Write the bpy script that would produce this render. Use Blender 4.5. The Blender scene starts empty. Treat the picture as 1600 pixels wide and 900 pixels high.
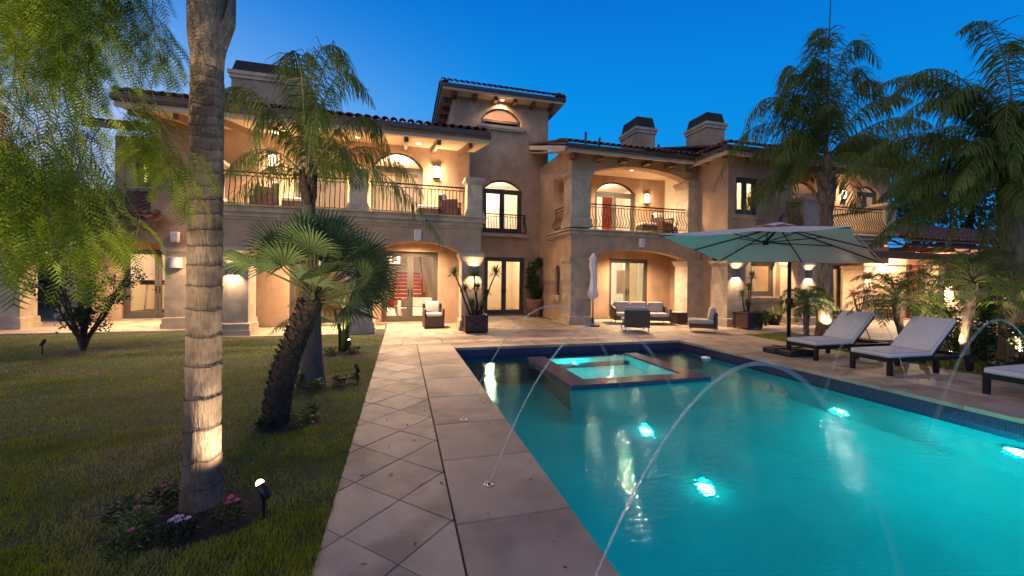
import bpy, bmesh, math, random
import numpy as np
from mathutils import Vector, Matrix, noise as mnoise
from mathutils.geometry import tessellate_polygon
rad = math.radians
random.seed(7); rng = np.random.default_rng(7)
SC = bpy.context.scene; COL = SC.collection

# ------------------------------------------------------------------ camera
cam = bpy.data.cameras.new('camera'); co = bpy.data.objects.new('camera', cam); COL.objects.link(co)
cam.sensor_width = 36.0; cam.lens = 628.0 / 1600.0 * 36.0; cam.shift_y = -0.01
cam.clip_start = 0.05; cam.clip_end = 2000
co.matrix_world = Matrix.Translation((0, 0, 1.6)) @ Matrix.Rotation(rad(-15.3), 4, 'Z') @ Matrix.Rotation(rad(90), 4, 'X') @ Matrix.Rotation(rad(0.7), 4, 'Z')
SC.camera = co

# ------------------------------------------------------------------ exposure, world, afterglow
SC.view_settings.view_transform = 'Standard'; SC.view_settings.look = 'None'
SC.view_settings.exposure = 0.2; SC.view_settings.gamma = 1.0
try: SC.cycles.use_denoising = True
except Exception: pass
SC.cycles.max_bounces = 8; SC.cycles.transparent_max_bounces = 24
SC.cycles.sample_clamp_indirect = 4.0
W = bpy.data.worlds.new('World'); SC.world = W; W.use_nodes = True
def N(nt, typ, x=0, y=0, **kw):
    n = nt.nodes.new(typ); n.location = (x, y)
    for k, v in kw.items(): setattr(n, k, v)
    return n
def world():
    nt = W.node_tree; nt.nodes.clear(); L = nt.links.new
    tc = N(nt, 'ShaderNodeTexCoord'); sep = N(nt, 'ShaderNodeSeparateXYZ')
    L(tc.outputs['Generated'], sep.inputs[0])
    # dusk sky seen towards the east: deep blue overhead, lighter towards the horizon
    r = N(nt, 'ShaderNodeValToRGB'); L(sep.outputs['Z'], r.inputs[0])
    e = r.color_ramp.elements
    e[0].position = 0.0; e[0].color = (0.030, 0.36, 0.80, 1)
    e[1].position = 1.0; e[1].color = (0.004, 0.030, 0.17, 1)
    for p, c in ((0.22, (0.006, 0.30, 0.76, 1)), (0.38, (0.002, 0.255, 0.73, 1)), (0.56, (0.002, 0.16, 0.60, 1)), (0.74, (0.003, 0.08, 0.38, 1))):
        x = e.new(p); x.color = c
    # paler glow low in the west, where the sun went down (left of and behind the camera)
    dot = N(nt, 'ShaderNodeVectorMath', operation='DOT_PRODUCT'); L(tc.outputs['Generated'], dot.inputs[0])
    dot.inputs[1].default_value = (-0.90, 0.43, 0.0)
    m1 = N(nt, 'ShaderNodeMapRange'); L(dot.outputs['Value'], m1.inputs[0])
    m1.inputs[1].default_value = 0.1; m1.inputs[2].default_value = 1.0; m1.interpolation_type = 'SMOOTHSTEP'
    m2 = N(nt, 'ShaderNodeMapRange'); L(sep.outputs['Z'], m2.inputs[0]); m2.interpolation_type = 'SMOOTHSTEP'
    m2.inputs[1].default_value = 0.60; m2.inputs[2].default_value = 0.0
    mu = N(nt, 'ShaderNodeMath', operation='MULTIPLY'); L(m1.outputs[0], mu.inputs[0]); L(m2.outputs[0], mu.inputs[1])
    mx = N(nt, 'ShaderNodeMixRGB'); L(mu.outputs[0], mx.inputs[0]); L(r.outputs[0], mx.inputs[1]); mx.inputs[2].default_value = (0.62, 0.66, 0.90, 1)
    m3 = N(nt, 'ShaderNodeMapRange'); L(dot.outputs['Value'], m3.inputs[0]); m3.inputs[1].default_value = -.95; m3.inputs[2].default_value = .35; m3.interpolation_type = 'SMOOTHSTEP'
    m3.inputs[3].default_value = .30; m3.inputs[4].default_value = 0
    md = N(nt, 'ShaderNodeMixRGB'); L(m3.outputs[0], md.inputs[0]); L(mx.outputs[0], md.inputs[1]); md.inputs[2].default_value = (0.001, 0.03, 0.40, 1); mx = md
    bg = N(nt, 'ShaderNodeBackground'); bg.inputs[1].default_value = 1.0; L(mx.outputs[0], bg.inputs[0])
    o = N(nt, 'ShaderNodeOutputWorld'); L(bg.outputs[0], o.inputs[0])
world()
sl = bpy.data.lights.new('afterglow', 'SUN'); so = bpy.data.objects.new('afterglow', sl); COL.objects.link(so)
sl.energy = .80; sl.angle = rad(80); sl.color = (1.0, 0.74, 0.52)
so.rotation_euler = (rad(52), 0, rad(-38))

# ------------------------------------------------------------------ mesh helpers
class MB:
    def __init__(s): s.v = []; s.f = []; s.bulk = []; s.sheet = False
    def add(s, vs, fs):
        o = len(s.v); s.v += [tuple(p) for p in vs]; s.f += [tuple(i + o for i in f) for f in fs]; return s
    def box(s, x0, x1, y0, y1, z0, z1):
        return s.add([(x0, y0, z0), (x1, y0, z0), (x1, y1, z0), (x0, y1, z0), (x0, y0, z1), (x1, y0, z1), (x1, y1, z1), (x0, y1, z1)],
                     [(0, 3, 2, 1), (4, 5, 6, 7), (0, 1, 5, 4), (1, 2, 6, 5), (2, 3, 7, 6), (3, 0, 4, 7)])
    def taper(s, cx, cy, z0, z1, a0, b0, a1, b1):
        return s.add([(cx - a0, cy - b0, z0), (cx + a0, cy - b0, z0), (cx + a0, cy + b0, z0), (cx - a0, cy + b0, z0),
                      (cx - a1, cy - b1, z1), (cx + a1, cy - b1, z1), (cx + a1, cy + b1, z1), (cx - a1, cy + b1, z1)],
                     [(0, 3, 2, 1), (4, 5, 6, 7), (0, 1, 5, 4), (1, 2, 6, 5), (2, 3, 7, 6), (3, 0, 4, 7)])
    def tube(s, pts, r, n=8, cap=True):
        pts = [Vector(p) for p in pts]; m = len(pts); rs = r if hasattr(r, '__len__') else [r] * m
        prev = None; vs = []
        for i, p in enumerate(pts):
            t = (pts[min(i + 1, m - 1)] - pts[max(i - 1, 0)]).normalized()
            if prev is None:
                a = Vector((0, 0, 1)) if abs(t.z) < .9 else Vector((1, 0, 0)); u = t.cross(a).normalized()
            else:
                u = (prev - t * prev.dot(t)).normalized()
            prev = u; w = t.cross(u)
            for k in range(n):
                a = 2 * math.pi * k / n; vs.append(p + (u * math.cos(a) + w * math.sin(a)) * rs[i])
        fs = [(i * n + k, i * n + (k + 1) % n, (i + 1) * n + (k + 1) % n, (i + 1) * n + k) for i in range(m - 1) for k in range(n)]
        if cap: fs += [tuple(range(n))[::-1], tuple((m - 1) * n + k for k in range(n))]
        return s.add(vs, fs)
    def lathe(s, prof, n=16, c=(0, 0, 0), cap=True, ell=1.0):
        vs = [(c[0] + r * math.cos(2 * math.pi * k / n), c[1] + r * ell * math.sin(2 * math.pi * k / n), c[2] + z) for r, z in prof for k in range(n)]
        m = len(prof)
        fs = [(i * n + k, i * n + (k + 1) % n, (i + 1) * n + (k + 1) % n, (i + 1) * n + k) for i in range(m - 1) for k in range(n)]
        if cap: fs += [tuple(range(n))[::-1], tuple((m - 1) * n + k for k in range(n))]
        return s.add(vs, fs)
    def extr(s, loops, axis, a0, a1):
        tri = tessellate_polygon([[Vector((p[0], p[1], 0)) for p in l] for l in loops])
        flat = [p for l in loops for p in l]; n = len(flat)
        def P(p, a): return {'y': (p[0], a, p[1]), 'x': (a, p[0], p[1]), 'z': (p[0], p[1], a)}[axis]
        vs = [P(p, a0) for p in flat] + [P(p, a1) for p in flat]
        fs = [tuple(t) for t in tri] + [tuple(i + n for i in t)[::-1] for t in tri]
        o = 0
        for l in loops:
            m = len(l)
            for i in range(m):
                j = (i + 1) % m; fs.append((o + i, o + j, n + o + j, n + o + i))
            o += m
        return s.add(vs, fs)
    def np(s, V, F):  # bulk numpy verts (n,3) and faces (m,k)
        s.bulk.append((np.asarray(V, dtype=np.float32), np.asarray(F, dtype=np.int32))); return s
    def rot(s, M):
        s.v = [tuple(M @ Vector(p)) for p in s.v]; return s
def link(o, parent=None):
    COL.objects.link(o)
    if parent is not None:
        o.parent = parent
        if not parent.get('local') and parent.parent is None:
            o.matrix_parent_inverse = Matrix.LocRotScale(parent.location, parent.rotation_euler, None).inverted()
    return o
def build(mb, name, mat, parent=None, smooth=False, bev=0, seg=2, sub=0):
    me = bpy.data.meshes.new(name)
    if mb.bulk:
        Vs, Ls, St, o, lo = [], [], [], 0, 0
        if mb.v:
            Vs.append(np.array(mb.v, dtype=np.float32)); o = len(mb.v)
            for f in mb.f: Ls.append(np.array(f, dtype=np.int32)); St.append(np.array([lo], dtype=np.int32)); lo += len(f)
        for V, F in mb.bulk:
            Vs.append(V); Ls.append((F + o).ravel()); k = F.shape[1]
            St.append(np.arange(len(F), dtype=np.int32) * k + lo); lo += len(F) * k; o += len(V)
        V = np.concatenate(Vs); Lp = np.concatenate(Ls).astype(np.int32); S = np.concatenate(St).astype(np.int32)
        me.vertices.add(len(V)); me.vertices.foreach_set('co', V.ravel())
        me.loops.add(len(Lp)); me.loops.foreach_set('vertex_index', Lp)
        me.polygons.add(len(S)); me.polygons.foreach_set('loop_start', S)
        me.update(calc_edges=True); me.validate()
    else:
        me.from_pydata(mb.v, [], mb.f)
        if len(mb.f) < 3000 and not mb.sheet:
            b = bmesh.new(); b.from_mesh(me); bmesh.ops.recalc_face_normals(b, faces=b.faces); b.to_mesh(me); b.free()
    if smooth: me.polygons.foreach_set('use_smooth', [True] * len(me.polygons))
    me.materials.append(mat)
    o = bpy.data.objects.new(name, me); link(o, parent)
    if bev:
        m = o.modifiers.new('bevel', 'BEVEL'); m.width = bev; m.segments = seg; m.limit_method = 'ANGLE'; m.angle_limit = rad(40)
        if smooth is None: me.polygons.foreach_set('use_smooth', [True] * len(me.polygons))
    if sub:
        m = o.modifiers.new('sub', 'SUBSURF'); m.levels = sub; m.render_levels = sub
    return o
def inst(src, name, parent, M=None):
    o = bpy.data.objects.new(name, src if isinstance(src, bpy.types.Mesh) else src.data); link(o, parent)
    if M is not None: o.matrix_basis = M
    return o
def tag(o, label=None, cat=None, group=None, kind=None):
    if label: o['label'] = label
    if cat: o['category'] = cat
    if group: o['group'] = group
    if kind: o['kind'] = kind
    return o
def thing(name, label, cat, loc=(0, 0, 0), rz=0, group=None, local=True):
    o = bpy.data.objects.new(name, None); COL.objects.link(o); o.location = loc; o.rotation_euler = (0, 0, rz)
    o.empty_display_size = .1
    if local: o['local'] = 1
    return tag(o, label, cat, group)
def dup(root, loc, rz, label, group=None):
    def rec(o, p):
        c = o.copy(); COL.objects.link(c)
        if p: c.parent = p
        for ch in list(o.children): rec(ch, c)
        return c
    r = rec(root, None); r.location = loc; r.rotation_euler = (0, 0, rz); r['label'] = label
    if group: r['group'] = group
    return r
def struct(mb, name, mat, parent=None, **k):
    o = build(mb, name, mat, parent, **k)
    if parent is None: o['kind'] = 'structure'
    return o
LK = {'lamp_down': 2.0, 'lamp_up': .7, 'downlight_lamp': 9, 'room_light': 1.25, 'sconce_light': 4.0, 'spot_lamp': 2.4, 'pool_lamp': .16, 'porch_light': 7, 'flood': 2}
def light(name, typ, loc, energy, color, parent=None, size=.05, spot=None, aim=None, blend=.6):
    l = bpy.data.lights.new(name, typ); l.energy = energy * LK.get(name, 1); l.color = color
    if typ == 'AREA': l.size = size
    else: l.shadow_soft_size = size
    if typ == 'SPOT': l.spot_size = spot; l.spot_blend = blend
    o = bpy.data.objects.new(name, l); COL.objects.link(o)
    if parent is not None: o.parent = parent
    o.location = loc
    if aim is not None: o.rotation_euler = Vector(aim).to_track_quat('-Z', 'Y').to_euler()
    return o

# ------------------------------------------------------------------ materials
def newmat(name):
    m = bpy.data.materials.new(name); m.use_nodes = True; nt = m.node_tree; nt.nodes.clear()
    return m, nt, N(nt, 'ShaderNodeOutputMaterial', 800, 0)
def mul(c, k): return tuple(min(1, x * k) for x in c[:3]) + (1,)
def pm(name, c1, c2=None, scale=3, rough=.8, bump=.15, bs=60, bd=.01, metal=0, rnd=0, coat=0, stretch=None, trans=0, detail=5, spec=.5, rough2=None, c3=None, s3=1.0, emis=0, streak=0):
    m, nt, out = newmat(name); L = nt.links.new
    c2 = c2 or mul(c1, .75)
    tc = N(nt, 'ShaderNodeTexCoord'); vec = tc.outputs['Object']
    if stretch:
        mp = N(nt, 'ShaderNodeMapping'); mp.inputs['Scale'].default_value = stretch; L(vec, mp.inputs[0]); vec = mp.outputs[0]
    oi = N(nt, 'ShaderNodeObjectInfo')
    ad = N(nt, 'ShaderNodeVectorMath', operation='ADD'); L(vec, ad.inputs[0])
    sc = N(nt, 'ShaderNodeMath', operation='MULTIPLY'); L(oi.outputs['Random'], sc.inputs[0]); sc.inputs[1].default_value = 17.0 if rnd else 0.0
    L(sc.outputs[0], ad.inputs[1]); vec = ad.outputs[0]
    n1 = N(nt, 'ShaderNodeTexNoise'); n1.inputs['Scale'].default_value = scale; n1.inputs['Detail'].default_value = detail; n1.inputs['Roughness'].default_value = .6; L(vec, n1.inputs['Vector'])
    cr = N(nt, 'ShaderNodeValToRGB'); L(n1.outputs['Fac'], cr.inputs[0])
    e = cr.color_ramp.elements; e[0].position = .32; e[0].color = tuple(c2[:3]) + (1,); e[1].position = .68; e[1].color = tuple(c1[:3]) + (1,)
    col = cr.outputs[0]
    if c3:
        n3 = N(nt, 'ShaderNodeTexNoise'); n3.inputs['Scale'].default_value = s3; n3.inputs['Detail'].default_value = 4; L(vec, n3.inputs['Vector'])
        r3 = N(nt, 'ShaderNodeValToRGB'); L(n3.outputs['Fac'], r3.inputs[0]); r3.color_ramp.elements[0].position = .48; r3.color_ramp.elements[1].position = .64
        mx = N(nt, 'ShaderNodeMixRGB'); L(r3.outputs[0], mx.inputs[0]); L(col, mx.inputs[1]); mx.inputs[2].default_value = tuple(c3[:3]) + (1,); col = mx.outputs[0]
    if streak:   # rain streaks and trowel clouds
        sm = N(nt, 'ShaderNodeMapping'); sm.inputs['Scale'].default_value = (1.5, 1.5, .8); L(vec, sm.inputs[0])
        sn = N(nt, 'ShaderNodeTexNoise'); sn.inputs['Scale'].default_value = 1.6; sn.inputs['Detail'].default_value = 7; sn.inputs['Roughness'].default_value = .65; L(sm.outputs[0], sn.inputs['Vector'])
        sr = N(nt, 'ShaderNodeMapRange'); L(sn.outputs['Fac'], sr.inputs[0]); sr.inputs[1].default_value = .35; sr.inputs[2].default_value = .65; sr.inputs[3].default_value = 1 - streak; sr.inputs[4].default_value = 1 + streak * .5
        sx = N(nt, 'ShaderNodeVectorMath', operation='SCALE'); L(col, sx.inputs[0]); L(sr.outputs[0], sx.inputs['Scale']); col = sx.outputs[0]
    if rnd:
        hs = N(nt, 'ShaderNodeHueSaturation'); mr = N(nt, 'ShaderNodeMapRange'); L(oi.outputs['Random'], mr.inputs[0])
        mr.inputs[3].default_value = 1 - rnd; mr.inputs[4].default_value = 1 + rnd; L(mr.outputs[0], hs.inputs['Value']); L(col, hs.inputs['Color']); col = hs.outputs[0]
    b = N(nt, 'ShaderNodeBsdfPrincipled', 500, 0); L(col, b.inputs['Base Color'])
    b.inputs['Roughness'].default_value = rough; b.inputs['Metallic'].default_value = metal; b.inputs['Specular IOR Level'].default_value = spec
    if coat: b.inputs['Coat Weight'].default_value = coat
    if emis: L(col, b.inputs['Emission Color']); b.inputs['Emission Strength'].default_value = emis
    if bump:
        n2 = N(nt, 'ShaderNodeTexNoise'); n2.inputs['Scale'].default_value = bs; n2.inputs['Detail'].default_value = 6; L(vec, n2.inputs['Vector'])
        bp = N(nt, 'ShaderNodeBump'); bp.inputs['Strength'].default_value = bump; bp.inputs['Distance'].default_value = bd; L(n2.outputs['Fac'], bp.inputs['Height']); L(bp.outputs[0], b.inputs['Normal'])
    sh = b.outputs[0]
    if trans:
        t = N(nt, 'ShaderNodeBsdfTranslucent'); L(col, t.inputs[0]); mxs = N(nt, 'ShaderNodeMixShader'); mxs.inputs[0].default_value = trans
        L(sh, mxs.inputs[1]); L(t.outputs[0], mxs.inputs[2]); sh = mxs.outputs[0]
    L(sh, out.inputs[0]); return m
def emat(name, c, s):
    m, nt, out = newmat(name); e = N(nt, 'ShaderNodeEmission'); e.inputs[0].default_value = tuple(c) + (1,); e.inputs[1].default_value = s
    nt.links.new(e.outputs[0], out.inputs[0]); return m
def schlick(nt, f0, normal=None):
    # reflectance that is the same from both sides of a sheet
    L = nt.links.new; lw = N(nt, 'ShaderNodeLayerWeight'); lw.inputs[0].default_value = .5
    if normal is not None: L(normal, lw.inputs['Normal'])
    pw = N(nt, 'ShaderNodeMath', operation='POWER'); L(lw.outputs['Facing'], pw.inputs[0]); pw.inputs[1].default_value = 5.0
    mr = N(nt, 'ShaderNodeMapRange'); L(pw.outputs[0], mr.inputs[0]); mr.inputs[3].default_value = f0; mr.inputs[4].default_value = 1.0
    return mr.outputs[0]
def glassmat(name, tint=(1, 1, 1), ior=1.45, rough=0.0, strength=1.0):
    m, nt, out = newmat(name); L = nt.links.new
    t = N(nt, 'ShaderNodeBsdfTransparent'); t.inputs[0].default_value = tuple(tint) + (1,)
    g = N(nt, 'ShaderNodeBsdfGlossy'); g.inputs['Roughness'].default_value = rough
    mx = N(nt, 'ShaderNodeMixShader'); L(schlick(nt, .04), mx.inputs[0]); L(t.outputs[0], mx.inputs[1]); L(g.outputs[0], mx.inputs[2]); L(mx.outputs[0], out.inputs[0]); return m
M = {}
M['stucco'] = pm('stucco', (.45, .29, .175), (.38, .24, .145), scale=1.6, rough=.9, bump=.35, bs=90, bd=.006, c3=(.33, .215, .135), s3=1.1, streak=.16)
M['stone'] = pm('limestone', (.48, .37, .25), (.38, .29, .195), scale=2.5, rough=.75, bump=.3, bs=35, bd=.004, rnd=.07, c3=(.34, .26, .175), s3=3, streak=.15)
M['gutter'] = pm('gutter_paint', (.06, .035, .025), (.045, .028, .02), rough=.45, bump=0)
M['soffit'] = pm('soffit_plaster', (.62, .47, .31), (.55, .41, .27), scale=1.2, rough=.9, bump=.2, bs=50)
M['fascia'] = pm('fascia_paint', (.42, .33, .25), (.36, .28, .21), rough=.7, bump=.1)
M['beam'] = pm('timber_beam', (.15, .075, .035), (.09, .042, .02), scale=6, stretch=(8, 1, 8), rough=.6, bump=.3, bs=30)
M['tile'] = pm('clay_tile', (.13, .065, .045), (.07, .038, .03), scale=9, rough=.75, bump=.3, bs=40, rnd=.35, c3=(.20, .085, .05), s3=7)
M['iron'] = pm('wrought_iron', (.014, .010, .008), rough=.6, bump=.1, metal=0, spec=.2)
M['frame'] = pm('door_frame_paint', (.075, .058, .040), (.062, .048, .033), rough=.5, bump=.05)
M['glass'] = glassmat('window_glass')
M['cream'] = pm('interior_cream', (.78, .68, .52), (.75, .65, .5), rough=.9, bump=.05)
M['white'] = pm('white_paint', (.8, .77, .7), (.76, .72, .66), rough=.6, bump=.03)
M['woodfloor'] = pm('interior_floor', (.45, .25, .13), (.33, .18, .09), scale=4, stretch=(1, 6, 1), rough=.3, bump=.02)
M['paver'] = pm('travertine', (.50, .36, .235), (.38, .27, .175), scale=3.5, rough=.62, bump=.45, bs=28, bd=.005, rnd=.17, c3=(.27, .185, .12), s3=2.2, detail=9)
M['coping'] = pm('coping_stone', (.44, .315, .21), (.32, .23, .155), scale=2.3, rough=.6, bump=.4, bs=26, bd=.005, rnd=.13, c3=(.24, .17, .115), s3=1.4, detail=9)
M['joint'] = pm('joint_grout', (.07, .055, .045), (.045, .035, .03), scale=20, rough=.95)
M['soil'] = pm('soil', (.045, .03, .02), (.02, .014, .01), scale=25, rough=.95, bump=1, bs=60, bd=.03)
M['lawn'] = pm('lawn_ground', (.06, .075, .02), (.03, .045, .012), scale=12, rough=.95, bump=1, bs=80, bd=.03, c3=(.08, .065, .03), s3=.55)
M['wicker'] = pm('wicker', (.10, .065, .042), (.05, .032, .02), scale=40, stretch=(1, 1, 6), rough=.55, bump=.8, bs=50, bd=.012)
M['cushion'] = pm('cushion_fabric', (.42, .36, .30), (.37, .31, .26), rough=.9, bump=.2, bs=150)
M['pillow'] = pm('pale_pillow', (.72, .64, .55), (.66, .57, .47), rough=.9, bump=.2, bs=120)
M['lwhite'] = pm('lounger_cushion', (.66, .60, .56), (.61, .55, .51), rough=.85, bump=.15, bs=140)
M['dark'] = pm('dark_metal', (.016, .014, .014), rough=.4, bump=.05, metal=.3)
M['darkwood'] = pm('dark_wood', (.07, .028, .02), (.04, .017, .013), scale=5, stretch=(1, 1, 8), rough=.5, bump=.2)
M['lampmetal'] = pm('bronze_lamp', (.22, .17, .12), rough=.55, bump=.05, metal=.3)
M['capmetal'] = pm('chimney_cap_sheet', (.045, .04, .035), (.03, .026, .024), rough=.85, bump=.1, spec=.2)
M['steel'] = pm('brushed_steel', (.55, .5, .45), rough=.3, bump=.05, metal=.9)
M['redwood'] = pm('red_stair_wood', (.36, .06, .03), (.27, .045, .025), rough=.35, bump=.03)
M['brick'] = pm('red_brick', (.40, .15, .09), (.26, .09, .055), scale=8, rough=.9, bump=.5, bs=60, rnd=.25)
M['canvas'] = pm('umbrella_canvas', (.84, .62, .50), (.78, .58, .46), rough=.9, bump=.1, bs=120, trans=.08)
M['plastic'] = pm('black_plastic', (.02, .018, .018), rough=.5, bump=.1)
M['terra'] = pm('terracotta', (.30, .14, .08), (.2, .09, .055), scale=6, rough=.85, bump=.3)
M['palmleaf'] = pm('palm_leaf', (.16, .20, .045), (.075, .11, .024), scale=3, rough=.65, bump=0, trans=.42, rnd=.22, spec=.12)
M['palmleaf2'] = pm('palm_leaf_pale', (.14, .19, .04), (.07, .11, .025), scale=3, rough=.6, bump=0, trans=.35, rnd=.15, spec=.15)
M['fanleaf'] = pm('fan_leaf', (.12, .16, .055), (.06, .095, .03), scale=6, rough=.6, spec=.2, bump=0, trans=.2, rnd=.25)
M['rachis'] = pm('frond_stalk', (.16, .15, .05), (.09, .08, .03), rough=.6, bump=.1)
M['bark'] = pm('palm_bark', (.26, .185, .12), (.13, .09, .058), scale=9, stretch=(3, 3, .5), rough=.9, bump=.9, bs=45, bd=.012, c3=(.09, .065, .05), s3=6)
M['greybark'] = pm('grey_bark', (.12, .095, .08), (.065, .05, .042), scale=9, stretch=(3, 3, .5), rough=.9, bump=.8, bs=45, bd=.012)
M['darkbark'] = pm('dark_bark', (.08, .05, .03), (.028, .018, .012), scale=14, rough=.95, bump=1, bs=40, bd=.03)
M['boot'] = pm('palm_boot', (.32, .23, .15), (.12, .08, .05), scale=8, stretch=(3, 3, 1), rough=.85, bump=.8, bs=30, bd=.02)
M['pepper'] = pm('pepper_leaf', (.21, .26, .012), (.03, .08, .008), scale=3.0, rough=.6, bump=0, trans=.3, spec=.15)
M['berry'] = pm('red_berry', (.45, .03, .02), rough=.4, bump=0)
M['shrub'] = pm('shrub_leaf', (.05, .075, .02), (.022, .04, .012), scale=3, rough=.5, bump=0, trans=.25)
M['shrub2'] = pm('bright_leaf', (.16, .20, .03), (.08, .12, .02), scale=9, rough=.5, bump=0, trans=.3)
M['red_leaf'] = pm('red_leaf', (.30, .07, .05), (.15, .04, .03), scale=9, rough=.5, bump=0, trans=.3)
M['grass'] = pm('grass_blade', (.42, .40, .035), (.14, .18, .014), scale=1.2, rough=1, bump=0, trans=.25, c3=(.42, .32, .13), s3=.8, spec=0)
M['pink'] = pm('pink_petal', (.75, .12, .22), (.6, .05, .12), rough=.6, bump=0, trans=.2)
M['ppink'] = pm('pale_petal', (.85, .55, .6), rough=.6, bump=0, trans=.2)
M['shade'] = emat('lamp_glass_lit', (1, .80, .55), 5)
M['shade_dim'] = pm('lamp_glass_unlit', (.5, .45, .4), rough=.3, bump=0)
M['bulb'] = emat('bulb', (1, .70, .38), 7)
M['speaker'] = pm('speaker_grille', (.6, .55, .5), rough=.6, bump=.3, bs=300)
WARM = (1.0, .72, .46)
# ------------------------------------------------------------------ ground, lawn, deck, pool
PX0, PX1, PY0, PY1 = 1.16, 7.12, -4.0, 9.1      # pool basin
WZ = -0.22                                       # water level
def rect(x0, x1, y0, y1): return [(x0, y0), (x1, y0), (x1, y1), (x0, y1)]
hole = rect(PX0 - .03, PX1 + .03, PY0 - .03, PY1 + .03)
struct(MB().extr([rect(-300, 300, -100, 500), rect(PX0 - .3, PX1 + .3, PY0 - .3, PY1 + .3)], 'z', -.16, -.12), 'ground', M['soil'])
LAWN_L = [(-30, -6), (-.455, -6), (-.455, 11.55), (-.9, 11.75), (-4.9, 11.8), (-5.6, 13.1), (-12, 13.35), (-30, 13.4)]
LAWN_R = [(9.8, -6), (9.8, 9.9), (10.9, 9.86), (12.74, 7.9), (14.6, 6.4), (17.5, 4.6), (17.5, -6)]
struct(MB().extr([LAWN_L], 'z', -.11, -.012), 'lawn', M['lawn'])
struct(MB().extr([LAWN_R], 'z', -.11, -.014), 'lawn', M['lawn'])
BACKLAWN = [(-40, 13.9), (-11.3, 13.9), (-11.8, 17.2), (-12.2, 40), (-40, 40)]
struct(MB().extr([BACKLAWN], 'z', -.11, -.016), 'lawn', M['lawn'])

def clip(poly, a, b, c):  # keep a*x+b*y<=c
    out = []
    for i in range(len(poly)):
        p, q = poly[i], poly[(i + 1) % len(poly)]
        dp, dq = a * p[0] + b * p[1] - c, a * q[0] + b * q[1] - c
        if dp <= 0: out.append(p)
        if (dp < 0 < dq) or (dq < 0 < dp):
            t = dp / (dp - dq); out.append((p[0] + (q[0] - p[0]) * t, p[1] + (q[1] - p[1]) * t))
    return out
def area(p): return abs(sum(p[i][0] * p[(i + 1) % len(p)][1] - p[(i + 1) % len(p)][0] * p[i][1] for i in range(len(p)))) / 2
def slab(poly, name, mat, parent, th=.03, z=0., ch=.004):
    # paver with a small chamfer round its top edge
    n = len(poly); cx = sum(p[0] for p in poly) / n; cy = sum(p[1] for p in poly) / n
    dz = random.uniform(-.0012, .0012)
    def sh(p, k):
        d = math.hypot(p[0] - cx, p[1] - cy); f = max(0, 1 - k / max(d, .01)); return (cx + (p[0] - cx) * f, cy + (p[1] - cy) * f)
    vs = [(p[0], p[1], z - th) for p in poly] + [(p[0], p[1], z - ch + dz) for p in poly] + [sh(p, ch * 1.6) + (z + dz,) for p in poly]
    fs = [(i, (i + 1) % n, n + (i + 1) % n, n + i) for i in range(n)] + [(n + i, n + (i + 1) % n, 2 * n + (i + 1) % n, 2 * n + i) for i in range(n)] + [tuple(2 * n + i for i in range(n))]
    return build(MB().add(vs, fs), name, mat, parent)

# diagonal tile walkway beside the pool
walk = struct(MB().extr([rect(-.45, .352, -1.0, 9.74)], 'z', -.10, -.010), 'walkway', M['joint'])
S = .67; H = S / 2 - .0045
for i in range(-2, 3):
    for j in range(0, 34):
        cx = i * S / 2; cy = 2.65 - 8 * S / 2 + j * S / 2
        if (i + j) % 2: continue
        p = [(cx - H, cy), (cx, cy - H), (cx + H, cy), (cx, cy + H)]
        p = clip(p, 1, 0, .347); p = clip(p, -1, 0, .448); p = clip(p, 0, 1, 9.73); p = clip(p, 0, -1, -.2)
        if len(p) > 2 and area(p) > .002: slab(p, 'paver', M['paver'], walk)
# coping round the pool
cop = struct(MB().extr([rect(.354, 7.98, PY0 - .8, 9.74), hole], 'z', -.10, -.012), 'pool_coping', M['joint'])
ys = [-.1, .8, 1.7, 2.6, 3.53, 4.40, 5.42, 6.42, 7.45, 8.6, 9.74]
def cop_slab(x0, x1, y0, y1): slab(rect(x0 + .003, x1 - .003, y0 + .003, y1 - .003), 'coping_stone', M['coping'], cop, th=.06, ch=.006)
for a, b in zip(ys[:-1], ys[1:]): cop_slab(.358, PX0 + (.0 if b < 9.2 else 0), a, b)
for k in range(-1, 11):
    a, b = k * .93 - .2, (k + 1) * .93 - .2
    if b > 9.74: b = 9.74
    if a < 9.6: cop_slab(PX1, 7.98, a, b)
for k in range(6): cop_slab(PX0 + k * .9933, PX0 + (k + 1) * .9933, PY1, 9.74)
# paved deck of large stones between pool and house
DECK = [(-.45, 9.745), (8.0, 9.745), (8.0, -3), (9.79, -3), (9.79, 9.92), (10.95, 9.9), (12.8, 7.95), (14.7, 6.42), (17.6, 4.62), (30, 3), (30, 20), (-12, 20), (-12, 13.4), (-5.65, 13.15), (-4.95, 11.82), (-.92, 11.77), (-.45, 11.58)]
deck = struct(MB().extr([DECK], 'z', -.11, -.011), 'deck', M['joint'])
nd = 0
def inside(x, y, poly):
    c = False
    for i in range(len(poly)):
        (x0, y0), (x1, y1) = poly[i], poly[i - 1]
        if (y0 > y) != (y1 > y) and x < (x1 - x0) * (y - y0) / (y1 - y0) + x0: c = not c
    return c
def deckrow(x0, x1, y0, y1, w, off=0.0):
    global nd
    x = x0 - off
    while x < x1 - .01:
        a, b = max(x, x0), min(x + w, x1); x += w
        if b - a < .05: continue
        p = rect(a + .003, b - .003, y0 + .003, y1 - .003)
        slab(p, 'paver', M['paver'], deck); nd += 1
for k in range(5): deckrow(-.45, 10.75, 9.745 + k * .95, 9.745 + (k + 1) * .95, .95, .0 if k % 2 else .475)
for k in range(-1, 10): deckrow(8.0, 9.78, k * 1.0 - .25, min((k + 1) * 1.0 - .25, 9.74), .89)
for k in range(2): deckrow(-.45, 5.5, 14.495 + k * .9 - 0.0, 15.395 + k * .9, .95, .3 * k)
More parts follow.
